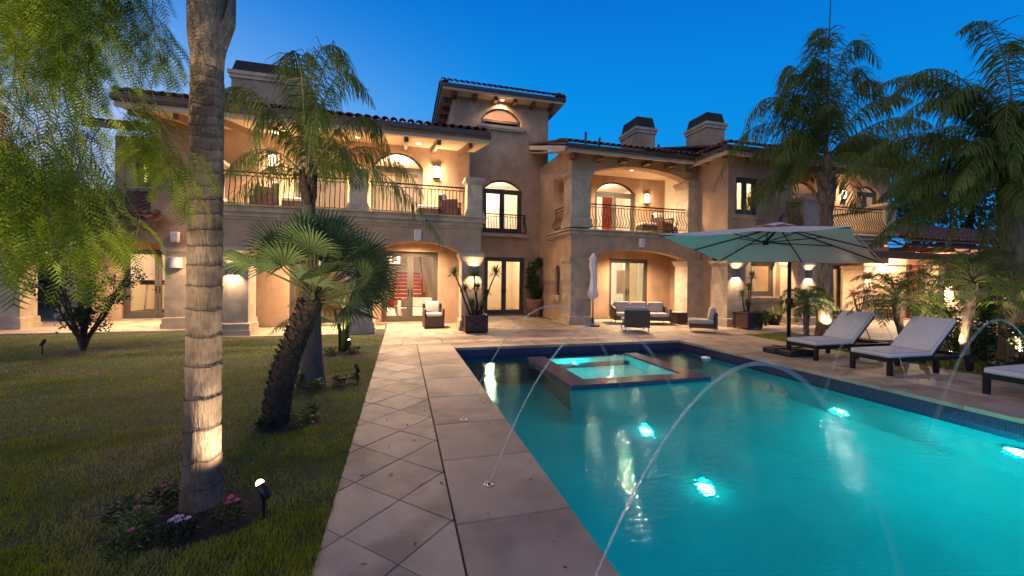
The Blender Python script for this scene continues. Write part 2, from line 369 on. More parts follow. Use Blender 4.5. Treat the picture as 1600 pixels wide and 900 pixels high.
for k in range(3): deckrow(10.76, 24, 9.95 + k * 1.0, 10.95 + k * 1.0, 1.0, .4 * k)
for k in range(2): deckrow(12.75 + k * -.9, 22, 8.0 + k * .97, 8.97 + k * .97, 1.0, .4 * k)
deckrow(-4.85, -.93, 11.84, 12.8, .95); deckrow(-4.85, -.46, 12.8, 13.75, .95, .4)
for k in range(3): deckrow(-11.9, -5.6, 13.45 + k, 14.45 + k, 1.0, .3 * k)
struct(MB().box(.36, .46, 0, .001, -.2, -.19), 'joint_strip', M['joint'], deck) if False else None

# pool shell
def tilemat():
    m, nt, out = newmat('dark_mosaic'); L = nt.links.new
    tc = N(nt, 'ShaderNodeTexCoord'); g = N(nt, 'ShaderNodeNewGeometry')
    # small square mosaic, joints recessed by bump; box mapping from two grids
    def grid(rot):
        mp = N(nt, 'ShaderNodeMapping'); mp.inputs['Rotation'].default_value = rot; L(tc.outputs['Object'], mp.inputs[0])
        b = N(nt, 'ShaderNodeTexBrick'); b.offset = 0; b.inputs['Scale'].default_value = 1; b.inputs['Brick Width'].default_value = .03; b.inputs['Row Height'].default_value = .03
        b.inputs['Mortar Size'].default_value = .0022; b.inputs['Color1'].default_value = (.018, .018, .06, 1); b.inputs['Color2'].default_value = (.045, .035, .085, 1); b.inputs['Mortar'].default_value = (.07, .06, .085, 1)
        L(mp.outputs[0], b.inputs['Vector']); return b
    bz = grid((0, 0, 0)); by = grid((rad(90), 0, 0)); bx = grid((0, rad(90), 0))
    sp = N(nt, 'ShaderNodeSeparateXYZ'); L(g.outputs['Normal'], sp.inputs[0])
    def ab(o):
        a = N(nt, 'ShaderNodeMath', operation='ABSOLUTE'); L(o, a.inputs[0]); q = N(nt, 'ShaderNodeMath', operation='GREATER_THAN'); L(a.outputs[0], q.inputs[0]); q.inputs[1].default_value = .7; return q.outputs[0]
    c = bz
    m1 = N(nt, 'ShaderNodeMixRGB'); L(ab(sp.outputs['X']), m1.inputs[0]); L(bz.outputs[0], m1.inputs[1]); L(bx.outputs[0], m1.inputs[2])
    m2 = N(nt, 'ShaderNodeMixRGB'); L(ab(sp.outputs['Y']), m2.inputs[0]); L(m1.outputs[0], m2.inputs[1]); L(by.outputs[0], m2.inputs[2])
    p = N(nt, 'ShaderNodeBsdfPrincipled'); L(m2.outputs[0], p.inputs['Base Color']); p.inputs['Roughness'].default_value = .22
    L(p.outputs[0], out.inputs[0]); return m
M['mosaic'] = tilemat()
M['plaster'] = pm('pool_plaster', (.01, .50, .52), (.008, .40, .44), scale=1.2, rough=.8, bump=.1, bs=20)
PZ = -1.80
basin = MB()
def ring(mb, z0, z1, o0, o1, yo=0):  # four inner walls as boxes outside the basin rectangle
    x0, x1, y0, y1 = PX0 - o0, PX1 + o0, PY0 - o0, PY1 + o0
    mb.box(x0 - o1, x0, y0 - o1, y1 + o1, z0, z1); mb.box(x1, x1 + o1, y0 - o1, y1 + o1, z0, z1)
    mb.box(x0, x1, y1, y1 + o1, z0, z1); mb.box(x0, x1, y0 - o1, y0, z0, z1)
ring(basin, PZ - .2, -.45, 0, .25); basin.box(PX0, PX1, PY0, PY1, PZ - .2, PZ)
pool = struct(basin, 'swimming_pool', M['plaster'])
band = MB(); ring(band, -.449, -.062, .004, .246); build(band, 'tile_band', M['mosaic'], pool)
# ledge and bench along the far wall
build(MB().box(PX0, PX1 - .0, PY1 - .42, PY1, -1.75, -.34), 'bench', M['mosaic'], pool)
build(MB().box(PX0, PX1 - .0, PY1 - .85, PY1 - .42, -1.75, -.75), 'bench', M['mosaic'], pool)
# raised spa
SX0, SX1, SY0, SY1 = 2.70, 5.45, 6.10, 8.52
spa = MB()
w = .46
spa.box(SX0, SX0 + w * .85, SY0, SY1, -1.3, -.16); spa.box(SX1 - w * .75, SX1, SY0, SY1, -1.3, -.16)
spa.box(SX0 + w * .85, SX1 - w * .75, SY0, SY0 + .36, -1.3, -.16); spa.box(SX0 + w * .85, SX1 - w * .75, SY1 - .12, SY1, -1.3, -.20)
M['spaplaster'] = pm('spa_plaster', (.45, .75, .72), rough=.8, bump=0)
spa_o = struct(spa, 'spa', M['mosaic'])
build(MB().box(SX0 + .2, SX1 - .2, SY0 + .2, SY1 - .1, -1.3, -1.05).box(SX0 + w * .85 - .001, SX0 + w * .85 + .012, SY0 + .361, SY1 - .12, -1.05, -.24).box(SX1 - w * .75 - .012, SX1 - w * .75 + .001, SY0 + .361, SY1 - .12, -1.05, -.24).box(SX0 + w * .86 + .013, SX1 - w * .76 - .013, SY0 + .359, SY0 + .375, -1.05, -.24).box(SX0 + w * .86 + .013, SX1 - w * .76 - .013, SY1 - .135, SY1 - .119, -1.05, -.24), 'spa_floor', M['spaplaster'], spa_o)
build(MB().box(SX0 - .012, SX1 + .012, SY0 - .012, SY0 + .0, PZ, -.30), 'spa_outer_face', pm('spa_face_lamplit', (.008, .22, .25), (.006, .16, .20), scale=12, rough=.4, bump=.1), spa_o)  # teal lamp light on the front face is put into its colour
# water
def watermat(name, tint, bs, strength, rough=.01, sx=1, sy=1):
    m, nt, out = newmat(name); L = nt.links.new
    g = N(nt, 'ShaderNodeBsdfGlass'); g.inputs['Color'].default_value = tuple(tint) + (1,); g.inputs['Roughness'].default_value = rough; g.inputs['IOR'].default_value = 1.33
    tc = N(nt, 'ShaderNodeTexCoord'); mp = N(nt, 'ShaderNodeMapping'); mp.inputs['Scale'].default_value = (sx, sy, 1); L(tc.outputs['Object'], mp.inputs[0])
    n = N(nt, 'ShaderNodeTexNoise'); n.inputs['Scale'].default_value = bs; n.inputs['Detail'].default_value = 3; L(mp.outputs[0], n.inputs['Vector'])
    b = N(nt, 'ShaderNodeBump'); b.inputs['Strength'].default_value = strength; b.inputs['Distance'].default_value = .02; L(n.outputs['Fac'], b.inputs['Height']); L(b.outputs[0], g.inputs['Normal'])
    L(g.outputs[0], out.inputs[0]); return m
M['water'] = watermat('pool_water', (.55, .96, .97), 12, .26, .03, .7, 1.6)
M['spawater'] = watermat('spa_water', (.85, .98, 1), 14, .12, .01)
def sheet(poly, z): return MB().add([(p[0], p[1], z) for p in poly], [tuple(range(len(poly)))])
wo = MB(); wo.sheet = True
for x0, x1, y0, y1 in ((PX0, SX0, PY0, PY1), (SX1, PX1, PY0, PY1), (SX0, SX1, PY0, SY0), (SX0, SX1, SY1, PY1)):
    wo.add([(x0, y0, WZ), (x1, y0, WZ), (x1, y1, WZ), (x0, y1, WZ)], [(0, 1, 2, 3)])
struct(wo, 'pool_water', M['water'])
struct(sheet(rect(SX0 + .01, SX1 - .01, SY0 + .01, SY1 - .13), -.185), 'spa_water', M['spawater'])
TEAL = (.0, .90, .80)
M['poollamp'] = emat('pool_lamp_lens', (.25, 1, .92), 14)
M['poollampw'] = emat('pool_lamp_white', (.8, 1, .97), 22)
def pool_light(loc, nrm, label, e, r=.11, mat='poollamp', col=TEAL, d=.12):
    t = thing('pool_light', label, 'pool light', loc, 0, 'underwater lamps of the pool')
    q = Vector(nrm).to_track_quat('Z', 'Y').to_matrix().to_4x4()
    a = MB().lathe([(r * .62, 0), (r * .60, .012), (r * .5, .014)], 20).rot(q); build(a, 'rim', M['plaster'], t)
    r = r * .42
    b = MB().lathe([(r, .021), (r * .7, .035), (.001, .04)], 20, cap=False).rot(q); build(b, 'lens', M[mat], t)
    light('pool_lamp', 'POINT', Vector(nrm) * d , e, col, t, size=.05)
pool_light((3.54, 4.02, PZ), (0, 0, 1), 'glowing pool floor lamp nearest the middle of the front water', 15, .2)
pool_light((3.72, 5.51, PZ), (0, 0, 1), 'glowing floor lamp just in front of the raised spa', 11, .18)
pool_light((7.10, 3.00, -.87), (-1, 0, 0), 'bright white lamp in the right wall of the pool by the third lounger', 1150, .26, 'poollampw', d=.14)
pool_light((7.10, 5.01, -1.50), (-1, 0, 0), 'lamp in the right wall of the pool below the first lounger', 16, .16)
pool_light((PX0 + .02, 1.9, -.95), (1, 0, 0), 'added unseen lamp in the left wall of the pool below the walkway', 45, .2, col=(0, .72, .80))  # unseen lamp, added to light the broad pool floor
pool_light((PX0 + .02, -.6, -.95), (1, 0, 0), 'added unseen lamp in the left pool wall nearest the camera', 240, .2, col=(0, .66, .88))  # added out of view to turn the near water bluer
pool_light((4.9, .4, PZ), (0, 0, 1), 'added unseen pool floor lamp in the near deep end', 330, .2, col=(0, .66, .88))  # unseen bluish lamp added to brighten the near floor
pool_light((3.75, 8.36, -.62), (0, -1, 0), 'glowing white lamp inside the raised spa', 170, .1, 'poollampw')
# floating dispenser
t = thing('pool_float', 'small blue and white float drifting by the far right corner of the pool', 'pool float', (6.82, 7.8, WZ))
build(MB().lathe([(.02, -.10), (.09, -.06), (.10, 0), (.10, .015)], 16), 'float_body', pm('float_blue', (.03, .25, .75), rough=.3, bump=0), t, smooth=True)
build(MB().lathe([(.101, .015), (.095, .035), (.04, .05), (.001, .052)], 16, cap=False), 'float_cap', M['white'], t, smooth=True)
# jets
def jetmat():
    m, nt, out = newmat('jet_water'); L = nt.links.new
    t = N(nt, 'ShaderNodeBsdfTransparent'); d = N(nt, 'ShaderNodeBsdfDiffuse'); d.inputs[0].default_value = (.9, .85, .72, 1)
    tr = N(nt, 'ShaderNodeBsdfTranslucent'); tr.inputs[0].default_value = (.75, .9, .85, 1); a = N(nt, 'ShaderNodeMixShader'); a.inputs[0].default_value = .5; L(d.outputs[0], a.inputs[1]); L(tr.outputs[0], a.inputs[2])
    g = N(nt, 'ShaderNodeBsdfGlossy'); g.inputs['Roughness'].default_value = .15; a2 = N(nt, 'ShaderNodeMixShader'); a2.inputs[0].default_value = .3; L(a.outputs[0], a2.inputs[1]); L(g.outputs[0], a2.inputs[2])
    n = N(nt, 'ShaderNodeTexNoise'); n.inputs['Scale'].default_value = 60; tc = N(nt, 'ShaderNodeTexCoord'); L(tc.outputs['Object'], n.inputs['Vector'])
    r = N(nt, 'ShaderNodeMapRange'); L(n.outputs['Fac'], r.inputs[0]); r.inputs[1].default_value = .35; r.inputs[2].default_value = .65; r.inputs[3].default_value = .5; r.inputs[4].default_value = .95
    at_ = N(nt, 'ShaderNodeAttribute'); at_.attribute_name = 'stream'; mm = N(nt, 'ShaderNodeMath', operation='MULTIPLY'); L(r.outputs[0], mm.inputs[0]); L(at_.outputs['Fac'], mm.inputs[1])
    mx = N(nt, 'ShaderNodeMixShader'); L(mm.outputs[0], mx.inputs[0]); L(t.outputs[0], mx.inputs[1]); L(a2.outputs[0], mx.inputs[2]); L(mx.outputs[0], out.inputs[0]); return m
M['jet'] = jetmat()
def jet(x0, x1, y, apex, label, nlabel):
    n = 40; pts = []; zs = 0; ze = WZ
    # parabola through (0,0), apex, landing at WZ
    span = x1 - x0; k = math.sqrt(apex) / (math.sqrt(apex) + math.sqrt(apex - ze)); 
    for i in range(n + 1):
        s = i / n; z = apex * (1 - ((s - k) / k) ** 2) if s < k else apex - (apex - ze) * ((s - k) / (1 - k)) ** 2
        pts.append((x0 + span * s, y, z))
    o = build(MB().tube(pts, [.004 + .018 * (i / n) ** 1.3 for i in range(n + 1)], 8), 'water_jet', M['jet'], smooth=True)
    at_ = o.data.attributes.new('stream', 'FLOAT', 'POINT')   # the stream thins into spray as it falls
    at_.data.foreach_set('value', [max(.05, (.62 * (1 - (i / n)) ** 1.1)) for i in range(n + 1) for _ in range(8)])
    tag(o, label, 'water jet', 'water jets arching into the pool')
    t = thing('jet_nozzle', nlabel, 'nozzle', (x0, y, 0), 0, 'brass nozzles in the coping')
    build(MB().lathe([(.045, .0006), (.045, .004), (.032, .005), (.032, .002), (.001, .002)], 20, cap=False), 'nozzle_ring', M['steel'], t)
    build(MB().lathe([(.012, .002), (.012, .008), (.006, .009), (.001, .009)], 12, cap=False), 'nozzle_tip', M['dark'], t)
jet(.69, 2.87, 4.50, 1.27, 'water jet arching from the farther nozzle in the left coping', 'brass nozzle in the left coping, the farther of the two in view')
jet(.67, 2.68, 3.04, 1.24, 'water jet arching from the nearer visible nozzle in the left coping', 'brass nozzle in the left coping, the nearer of the two in view')
jet(.70, 2.80, 1.60, 1.19, 'water jet crossing the open water nearest the camera', 'brass nozzle in the left coping just below the picture')
jet(7.62, 5.85, 4.41, 1.14, 'thin water jet rising in front of the second lounger', 'brass nozzle in the right coping below the second lounger')
jet(7.62, 5.35, 2.94, 1.19, 'water jet arching in from the right past the third lounger', 'brass nozzle in the right coping by the third lounger')
# ------------------------------------------------------------------ villa
V = thing('villa', 'two storey stucco villa with tiled roofs, arcades, balconies and a square tower', 'house', (4, 14, 0), local=False)
def part(mb, name, mat, parent=None, **k): return build(mb, name, M[mat] if isinstance(mat, str) else mat, parent or V, **k)
def arch(x0, x1, zs, zc, n=14):  # arc from (x0,zs) over zc to (x1,zs)
    h = zc - zs; c = (x1 - x0) / 2; Rr = (c * c + h * h) / (2 * h); cx = (x0 + x1) / 2; cz = zc - Rr
    a0 = math.asin(min(1, c / Rr)); return [(cx + Rr * math.sin(-a0 + 2 * a0 * i / n), cz + Rr * math.cos(-a0 + 2 * a0 * i / n)) for i in range(n + 1)]
def opening(x0, x1, z0, zs, zc=None):
    top = arch(x0, x1, zs, zc) if zc else [(x0, zs), (x1, zs)]
    return [(x0, z0)] + top + [(x1, z0)]
def wall(outer, holes, axis, a0, a1, mat='stucco', name='wall'):
    return part(MB().extr([outer] + holes, axis, a0, a1), name, mat)
def R2(a0, a1, b0, b1): return [(a0, b0), (a1, b0), (a1, b1), (a0, b1)]
# --- columns of stacked stone with base and capital
def column(x0, x1, y0, y1, z0, z1, base=.34, cap=.26, name='column'):
    sh = part(MB().box(x0 + .006, x1 - .006, y0 + .006, y1 - .006, z0 + base, z1 - cap), name, 'stone')
    part(MB().box(x0 - .07, x1 + .07, y0 - .07, y1 + .07, z0, z0 + base * .42).box(x0 - .045, x1 + .045, y0 - .045, y1 + .045, z0 + base * .42, z0 + base * .9)
         .taper((x0 + x1) / 2, (y0 + y1) / 2, z0 + base * .9, z0 + base, (x1 - x0) / 2 + .045, (y1 - y0) / 2 + .045, (x1 - x0) / 2 + .004, (y1 - y0) / 2 + .004), 'base', 'stone', sh)
    part(MB().taper((x0 + x1) / 2, (y0 + y1) / 2, z1 - cap, z1 - cap * .45, (x1 - x0) / 2 + .004, (y1 - y0) / 2 + .004, (x1 - x0) / 2 + .06, (y1 - y0) / 2 + .06)
         .box(x0 - .075, x1 + .075, y0 - .075, y1 + .075, z1 - cap * .45, z1 - .004), 'capital', 'stone', sh)
    n = max(1, round((z1 - cap - z0 - base) / .52)); h = (z1 - cap - z0 - base) / n
    for i in range(n):
        a = z0 + base + i * h + .0025; b = a + h - .005
        if (x1 - x0) > .7 and i % 2:
            xm = x0 + (x1 - x0) * .5; part(MB().box(x0, xm - .002, y0, y1, a, b), 'stone_block', 'stone', sh); part(MB().box(xm + .002, x1, y0, y1, a, b), 'stone_block', 'stone', sh)
        else: part(MB().box(x0, x1, y0, y1, a, b), 'stone_block', 'stone', sh)
    return sh
# --- doors and windows: frame > leaf, pane, handle
def door(x0, x1, z0, zs, y, zc=None, leaves=2, name='french_door', fw=.07, handles=True, sill=True, bar=False):
    outer = opening(x0, x1, z0, zs, zc); yi = y + .05
    cols = [(x0 + fw + (x1 - x0 - 2 * fw) * i / leaves, x0 + fw + (x1 - x0 - 2 * fw) * (i + 1) / leaves) for i in range(leaves)]
    holes = [R2(a + .002, b - .002, z0 + fw * .6, zs - fw) for a, b in cols]
    if zc: holes.append([(x0 + fw * 1.4, zs + .03)] + arch(x0 + fw * 1.4, x1 - fw * 1.4, zs + .04, zc - fw * .8, 10) + [(x1 - fw * 1.4, zs + .03)])
    f = part(MB().extr([outer] + holes, 'y', yi, yi + .09), name, 'frame')
    for i, (a, b) in enumerate(cols):
        st = .10
        part(MB().extr([R2(a + .004, b - .004, z0 + fw * .6 + .004, zs - fw - .004), R2(a + st, b - st, z0 + .20, zs - fw - st)], 'y', yi + .02, yi + .07), 'door_leaf' if handles else 'sash', 'frame', f)
        part(MB().box(a + st, b - st, yi + .04, yi + .046, z0 + .20, zs - fw - st), 'pane', 'glass', f)
        if handles and leaves == 2:
            hx = b - st * .5 if i == 0 else a + st * .5
            part(MB().box(hx - .018, hx + .018, yi + .008, yi + .02, z0 + .88, z0 + 1.12).tube([(hx, yi + .01, z0 + 1.0), (hx, yi - .03, z0 + 1.0), (hx + (-.1 if i == 0 else .1), yi - .03, z0 + 1.0)], .009, 6), 'handle', 'iron', f)
    if zc: part(MB().extr([[(x0 + fw * 1.4, zs + .03)] + arch(x0 + fw * 1.4, x1 - fw * 1.4, zs + .04, zc - fw * .8, 10) + [(x1 - fw * 1.4, zs + .03)]], 'y', yi + .04, yi + .046), 'pane', 'glass', f)
    if sill: part(MB().box(x0 - .05, x1 + .05, y - .08, yi + .02, z0 - .06, z0 - .002), 'sill', 'stone', f)
    return f
M['roomcream'] = M['cream']
def room(x0, x1, y0, y1, z0, z1, power, mat='cream', floor='woodfloor', lampxy=None, color=(1, .78, .5)):
    r = part(MB().box(x0, x1, y1, y1 + .1, z0, z1).box(x0 - .1, x0, y0, y1 + .1, z0, z1).box(x1, x1 + .1, y0, y1 + .1, z0, z1).box(x0 - .1, x1 + .1, y0, y1 + .1, z1, z1 + .08), 'room', mat)
    part(MB().box(x0 - .1, x1 + .1, y0, y1 + .1, z0 - .05, z0), 'room_floor', floor, r)
    lx, ly = lampxy or ((x0 + x1) / 2, (y0 + y1) / 2)
    part(MB().lathe([(.06, -.03), (.07, 0)], 16, (lx, ly, z1 - .004)), 'ceiling_lamp', 'bulb', r)
    light('room_light', 'POINT', (lx, ly, z1 - .25), power, color, None, size=.15)
    return r
# --- balustrades
def railing(p0, p1, z0, z1, n, belly=.0, out=(0, -1), name='railing'):
    p0, p1 = Vector(p0 + (0,)), Vector(p1 + (0,)); o = Vector(out + (0,)).normalized(); up = Vector((0, 0, 1))
    def q(t, z, off=0): return p0.lerp(p1, t) + o * off + up * z
    r = part(MB().tube([q(0, z1), q(1, z1)], .021, 6).tube([q(0, z1 - .10), q(1, z1 - .10)], .013, 6).tube([q(0, z0 + .05), q(1, z0 + .05)], .012, 6), name, 'iron')
    scr = MB(); L = (p1 - p0).length; k = max(2, int(L / .22))
    for i in range(k):   # scroll band under the hand rail
        c = (i + .5) / k; h = .42 / k
        scr.tube([q(c + h * math.cos(a) * (1 if a < 3.2 else .6), z1 - .05 + .032 * math.sin(a)) for a in [j * .7 for j in range(9)]], .006, 4)
    part(scr, 'scroll_band', 'iron', r)
    H = z1 - .10 - z0 - .05
    if belly: prof = [(0, 0), (.08, belly * .75), (.22, belly), (.38, belly * .72), (.58, belly * .15), (.8, -belly * .12), (1, 0)]
    else: prof = [(0, 0), (1, 0)]
    me = None
    d = (p1 - p0).normalized()
    bm_ = MB().tube([o * b + up * (H * s) for s, b in prof], .0125, 5)
    src = part(bm_, 'baluster', 'iron', r)
    src.matrix_basis = Matrix.Translation(q(.5 / n, z0 + .05))
    for i in range(1, n): inst(src, 'baluster', r, Matrix.Translation(q((i + .5) / n, z0 + .05)))
    return r
# --- roof tiles
def tile_mesh(L=.40, r0=.095, r1=.075):
    vs, fs = [], []
    for s, rr in ((0, r0), (1, r1)):
        for k in range(7):
            a = math.pi * k / 6; vs.append((rr * math.cos(a), s * L, rr * math.sin(a) * .9)); 
        for k in range(7):
            a = math.pi * k / 6; vs.append(((rr - .014) * math.cos(a), s * L, (rr - .014) * math.sin(a) * .9))
    for k in range(6):
        fs += [(k, k + 1, 14 + k + 1, 14 + k), (7 + k + 1, 7 + k, 21 + k, 21 + k + 1), (k + 1, k, 7 + k, 7 + k + 1)]
    fs += [(0, 14, 21, 7), (6, 13, 27, 20)]
    return np.array(vs, dtype=np.float32), fs
TV, TF = tile_mesh(); _me = bpy.data.meshes.new('tile'); _me.from_pydata([tuple(v) for v in TV], [], TF); _me.materials.append(M['tile'])
def tiles(parent, e0, e1, back, rows=1, ind=True, rows2=0, w=.225, dz=.0):
    """tiles along eave e0->e1; back = unit vector up the slope. First `rows` rows are single tiles, the next rows2 one joined part."""
    e0, e1, back = Vector(e0), Vector(e1), Vector(back).normalized(); d = (e1 - e0); n = int(d.length / w); d.normalize()
    nrm = d.cross(back).normalized()
    if nrm.z < 0: nrm = -nrm
    B = Matrix((d, back, nrm)).transposed().to_4x4()
    for r in range(rows):
        for i in range(n):
            p = e0 + d * ((i + .5) * w) + back * (r * .34) + nrm * (.02 + .0 * r)
            inst(_me, 'tile', parent, Matrix.Translation(p) @ B @ Matrix.Rotation(random.uniform(-.03, .03), 4, 'Z') @ Matrix.Rotation(-.05, 4, 'X'))
    if rows2:
        b3 = np.array(B.to_3x3()); V_, F_ = [], []; o = 0; Q = np.array([f for f in TF]); mb = MB()
        for r in range(rows, rows + rows2):
            for i in range(n):
                p = np.array(e0 + d * ((i + .5) * w) + back * (r * .34) + nrm * (.02 + random.uniform(0, .012))); V_.append(TV @ b3.T + p); F_.append(Q + o); o += len(TV)
        mb.np(np.concatenate(V_), np.concatenate(F_)); t = part(mb, 'roof_tiling', 'tile', parent); t['kind'] = 'stuff'
def poly3(mb, pts, th=.05):
    n = len(pts); a = [tuple(p) for p in pts]; b = [(p[0], p[1], p[2] + th) for p in pts]
    return mb.add(a + b, [tuple(range(n))[::-1], tuple(range(n, 2 * n))] + [(i, (i + 1) % n, n + (i + 1) % n, n + i) for i in range(n)])
def beam_end(x, y0, y1, z, zt, w=.12, h=.15, parent=None):  # rafter tail under a soffit; z at y0, zt at y1
    mb = MB().add([(x - w / 2, y0, z - h), (x + w / 2, y0, z - h), (x + w / 2, y1, zt - h), (x - w / 2, y1, zt - h), (x - w / 2, y0, z), (x + w / 2, y0, z), (x + w / 2, y1, zt), (x - w / 2, y1, zt)],
                  [(0, 3, 2, 1), (4, 5, 6, 7), (0, 1, 5, 4), (1, 2, 6, 5), (2, 3, 7, 6), (3, 0, 4, 7)])
    part(mb, 'rafter', 'beam', parent)
def moulding(x0, x1, y, z0, steps, back=.5, name='cornice', ret0=True):
    """stepped band; steps = [(height, projection)] from bottom up, front face at y - projection"""
    mb = MB(); z = z0
    for h, p in steps:
        mb.box(x0 - p * (1 if ret0 else 0), x1 + p, y - p, y + back, z, z + h - .003); z += h
    return part(mb, name, 'stone')

# === left wing ===
door1 = opening(-.66, 1.20, .03, 2.45); door2 = opening(-3.45, -1.62, .03, 2.45)
wall(R2(-4.9, 2.25, -.05, 3.1), [door1, door2], 'y', 14.1, 14.35)
door(-.66, 1.20, .05, 2.45, 14.16); door(-3.45, -1.62, .05, 2.45, 14.16)
ud1 = opening(-1.0, .66, 3.42, 5.28, 5.80); ud2 = opening(-3.3, -1.75, 3.42, 5.28, 5.80)
wall(R2(-7.1, 2.25, 3.101, 6.15), [ud1, ud2], 'y', 14.1, 14.35)
door(-1.0, .66, 3.44, 5.28, 14.16, 5.80); door(-3.3, -1.75, 3.44, 5.28, 14.16, 5.80)
part(MB().box(-7.1, -4.9, 14.1, 16.8, 2.98, 3.10), 'floor_slab', 'stucco')
# arcade in front
a1 = opening(-3.80, -1.46, -.2, 2.32, 2.60); a2 = opening(-.76, 1.68, -.2, 2.32, 2.64)
wall([(-4.9, 2.33), (-3.80, 2.33)] + arch(-3.80, -1.46, 2.33, 2.58)[1:-1] + [(-1.46, 2.33), (-.76, 2.33)] + arch(-.76, 1.68, 2.33, 2.63)[1:-1] + [(1.68, 2.33), (2.30, 2.33), (2.30, 3.05), (-4.9, 3.05)], [], 'y', 12.02, 12.42)
wall(R2(12.42, 14.1, 2.5, 3.05), [], 'x', 2.0, 2.30)
column(-4.88, -3.88, 11.98, 12.55, 0, 2.33); column(-1.44, -.79, 11.98, 12.55, 0, 2.33); column(1.72, 2.33, 11.98, 12.55, 0, 2.33)
column(-4.88, -4.3, 13.3, 13.9, 0, 2.33)
part(MB().box(-4.9, 2.30, 12.42, 14.1, 2.90, 3.02), 'arcade_ceiling', 'soffit')
moulding(-4.9, 2.26, 12.02, 3.052, [(.07, .03), (.03, .10), (.09, .06), (.04, .16), (.10, .12), (.04, .20)], back=2.08)
# balcony pedestals and rails
def pedestal(x0, x1, y0, y1, z0, z1):
    p = part(MB().box(x0, x1, y0, y1, z0 + .2, z1 - .2), 'pedestal', 'stone')
    part(MB().box(x0 - .07, x1 + .07, y0 - .07, y1 + .07, z0, z0 + .12).box(x0 - .035, x1 + .035, y0 - .035, y1 + .035, z0 + .12, z0 + .2), 'base', 'stone', p)
    part(MB().taper((x0 + x1) / 2, (y0 + y1) / 2, z1 - .2, z1 - .1, (x1 - x0) / 2, (y1 - y0) / 2, (x1 - x0) / 2 + .07, (y1 - y0) / 2 + .07).box(x0 - .08, x1 + .08, y0 - .08, y1 + .08, z1 - .1, z1), 'cap', 'stone', p)
FZ = 3.425
pedestal(-1.44, -.97, 11.95, 12.4, FZ, 4.58); pedestal(1.86, 2.30, 11.95, 12.4, FZ, 4.58); pedestal(-4.95, -4.6, 11.95, 12.4, FZ, 4.58)
railing((-4.55, 12.05), (-1.5, 12.05), FZ, 4.30, 24, .07); railing((-.92, 12.05), (1.80, 12.05), FZ, 4.28, 26, .0)
railing((2.2, 12.45), (2.2, 14.05), FZ, 4.28, 14, 0, (1, 0))
# roof of the left wing
eL, eR, eY, eZ = -6.45, 2.40, 11.30, 5.46
roof = part(poly3(poly3(MB(), [(eL, eY, eZ + .26), (eR, eY, eZ + .26), (2.4, 17.5, 7.5), (-7.3, 17.5, 7.5)], .06), [(-7.3, 17.5, 7.5), (2.4, 17.5, 7.5), (2.4, 24, 5.6), (-7.3, 24, 5.6)], .06), 'roof', 'tile')
part(poly3(MB(), [(eL + .05, eY + .1, eZ), (eR - .05, eY + .1, eZ), (eR - .05, 14.1, 6.02), (-7.12, 14.1, 6.02)], .03), 'soffit', 'soffit', roof)
part(MB().box(eL + .02, eR - .02, eY + .02, eY + .12, eZ - .02, eZ + .12), 'fascia', 'fascia', roof)
part(MB().tube([(eL, eY - .02, eZ + .16), (eR, eY - .02, eZ + .16)], .075, 8).box(eL, eR, eY - .08, eY + .06, eZ + .17, eZ + .245), 'gutter', 'gutter', roof)
part(MB().add([(eR - .04, eY, eZ), (eR - .04, 14.1, 6.0), (eR - .04, 14.1, 6.3), (eR - .04, eY, eZ + .26), (eR, eY, eZ), (eR, 14.1, 6.0), (eR, 14.1, 6.3), (eR, eY, eZ + .26)], [(0, 1, 2, 3), (4, 5, 6, 7), (0, 1, 5, 4), (1, 2, 6, 5), (2, 3, 7, 6), (3, 0, 4, 7)]), 'fascia', 'fascia', roof)
tiles(roof, (eL, eY - .06, eZ + .30), (eR, eY - .06, eZ + .30), (0, 6.2, 2.05), 1, rows2=3)
for k in range(10):
    x = 1.87 - k * .9
    if x > -6.3: beam_end(x, 11.55, 14.1, eZ + .03, 6.0, parent=roof)
# left end wall under the roof, ground floor gym wing and its porch
gd = opening(-9.10, -7.15, .03, 2.42)
wall(R2(-10.2, -4.9, -.05, 3.0), [gd], 'y', 16.5, 16.7); door(-9.10, -7.15, .05, 2.42, 16.55)
wall(R2(14.1, 16.5, -.05, 3.0), [], 'x', -5.05, -4.9)
wall([(-10.75, 2.36), (-10.2, 2.36)] + arch(-10.2, -6.66, 2.37, 2.66)[1:-1] + [(-6.66, 2.36), (-6.02, 2.36)] + arch(-6.02, -4.92, 2.37, 2.55, 8)[1:-1] + [(-4.92, 2.36), (-4.9, 3.0), (-10.75, 3.0)], [], 'y', 13.92, 14.3)
column(-6.62, -6.06, 13.86, 14.42, 0, 2.36); column(-10.78, -10.22, 14.36, 14.92, 0, 2.36); column(-11.5, -10.95, 17.6, 18.1, 0, 2.36)
part(MB().box(-10.9, -4.95, 14.3, 16.5, 2.75, 2.80), 'porch_ceiling', 'soffit')
pr_ = part(poly3(MB(), [(-11.1, 13.5, 2.98), (-6.7, 13.5, 3.02), (-7.1, 17.0, 4.35), (-11.1, 17.0, 4.35)], .06), 'porch_roof', 'tile')
part(MB().box(-11.1, -6.72, 13.46, 13.56, 2.90, 3.06), 'fascia', 'beam', pr_)
tiles(pr_, (-11.1, 13.42, 3.10), (-6.8, 13.42, 3.10), (0, 3.5, 1.35), 1, rows2=9)
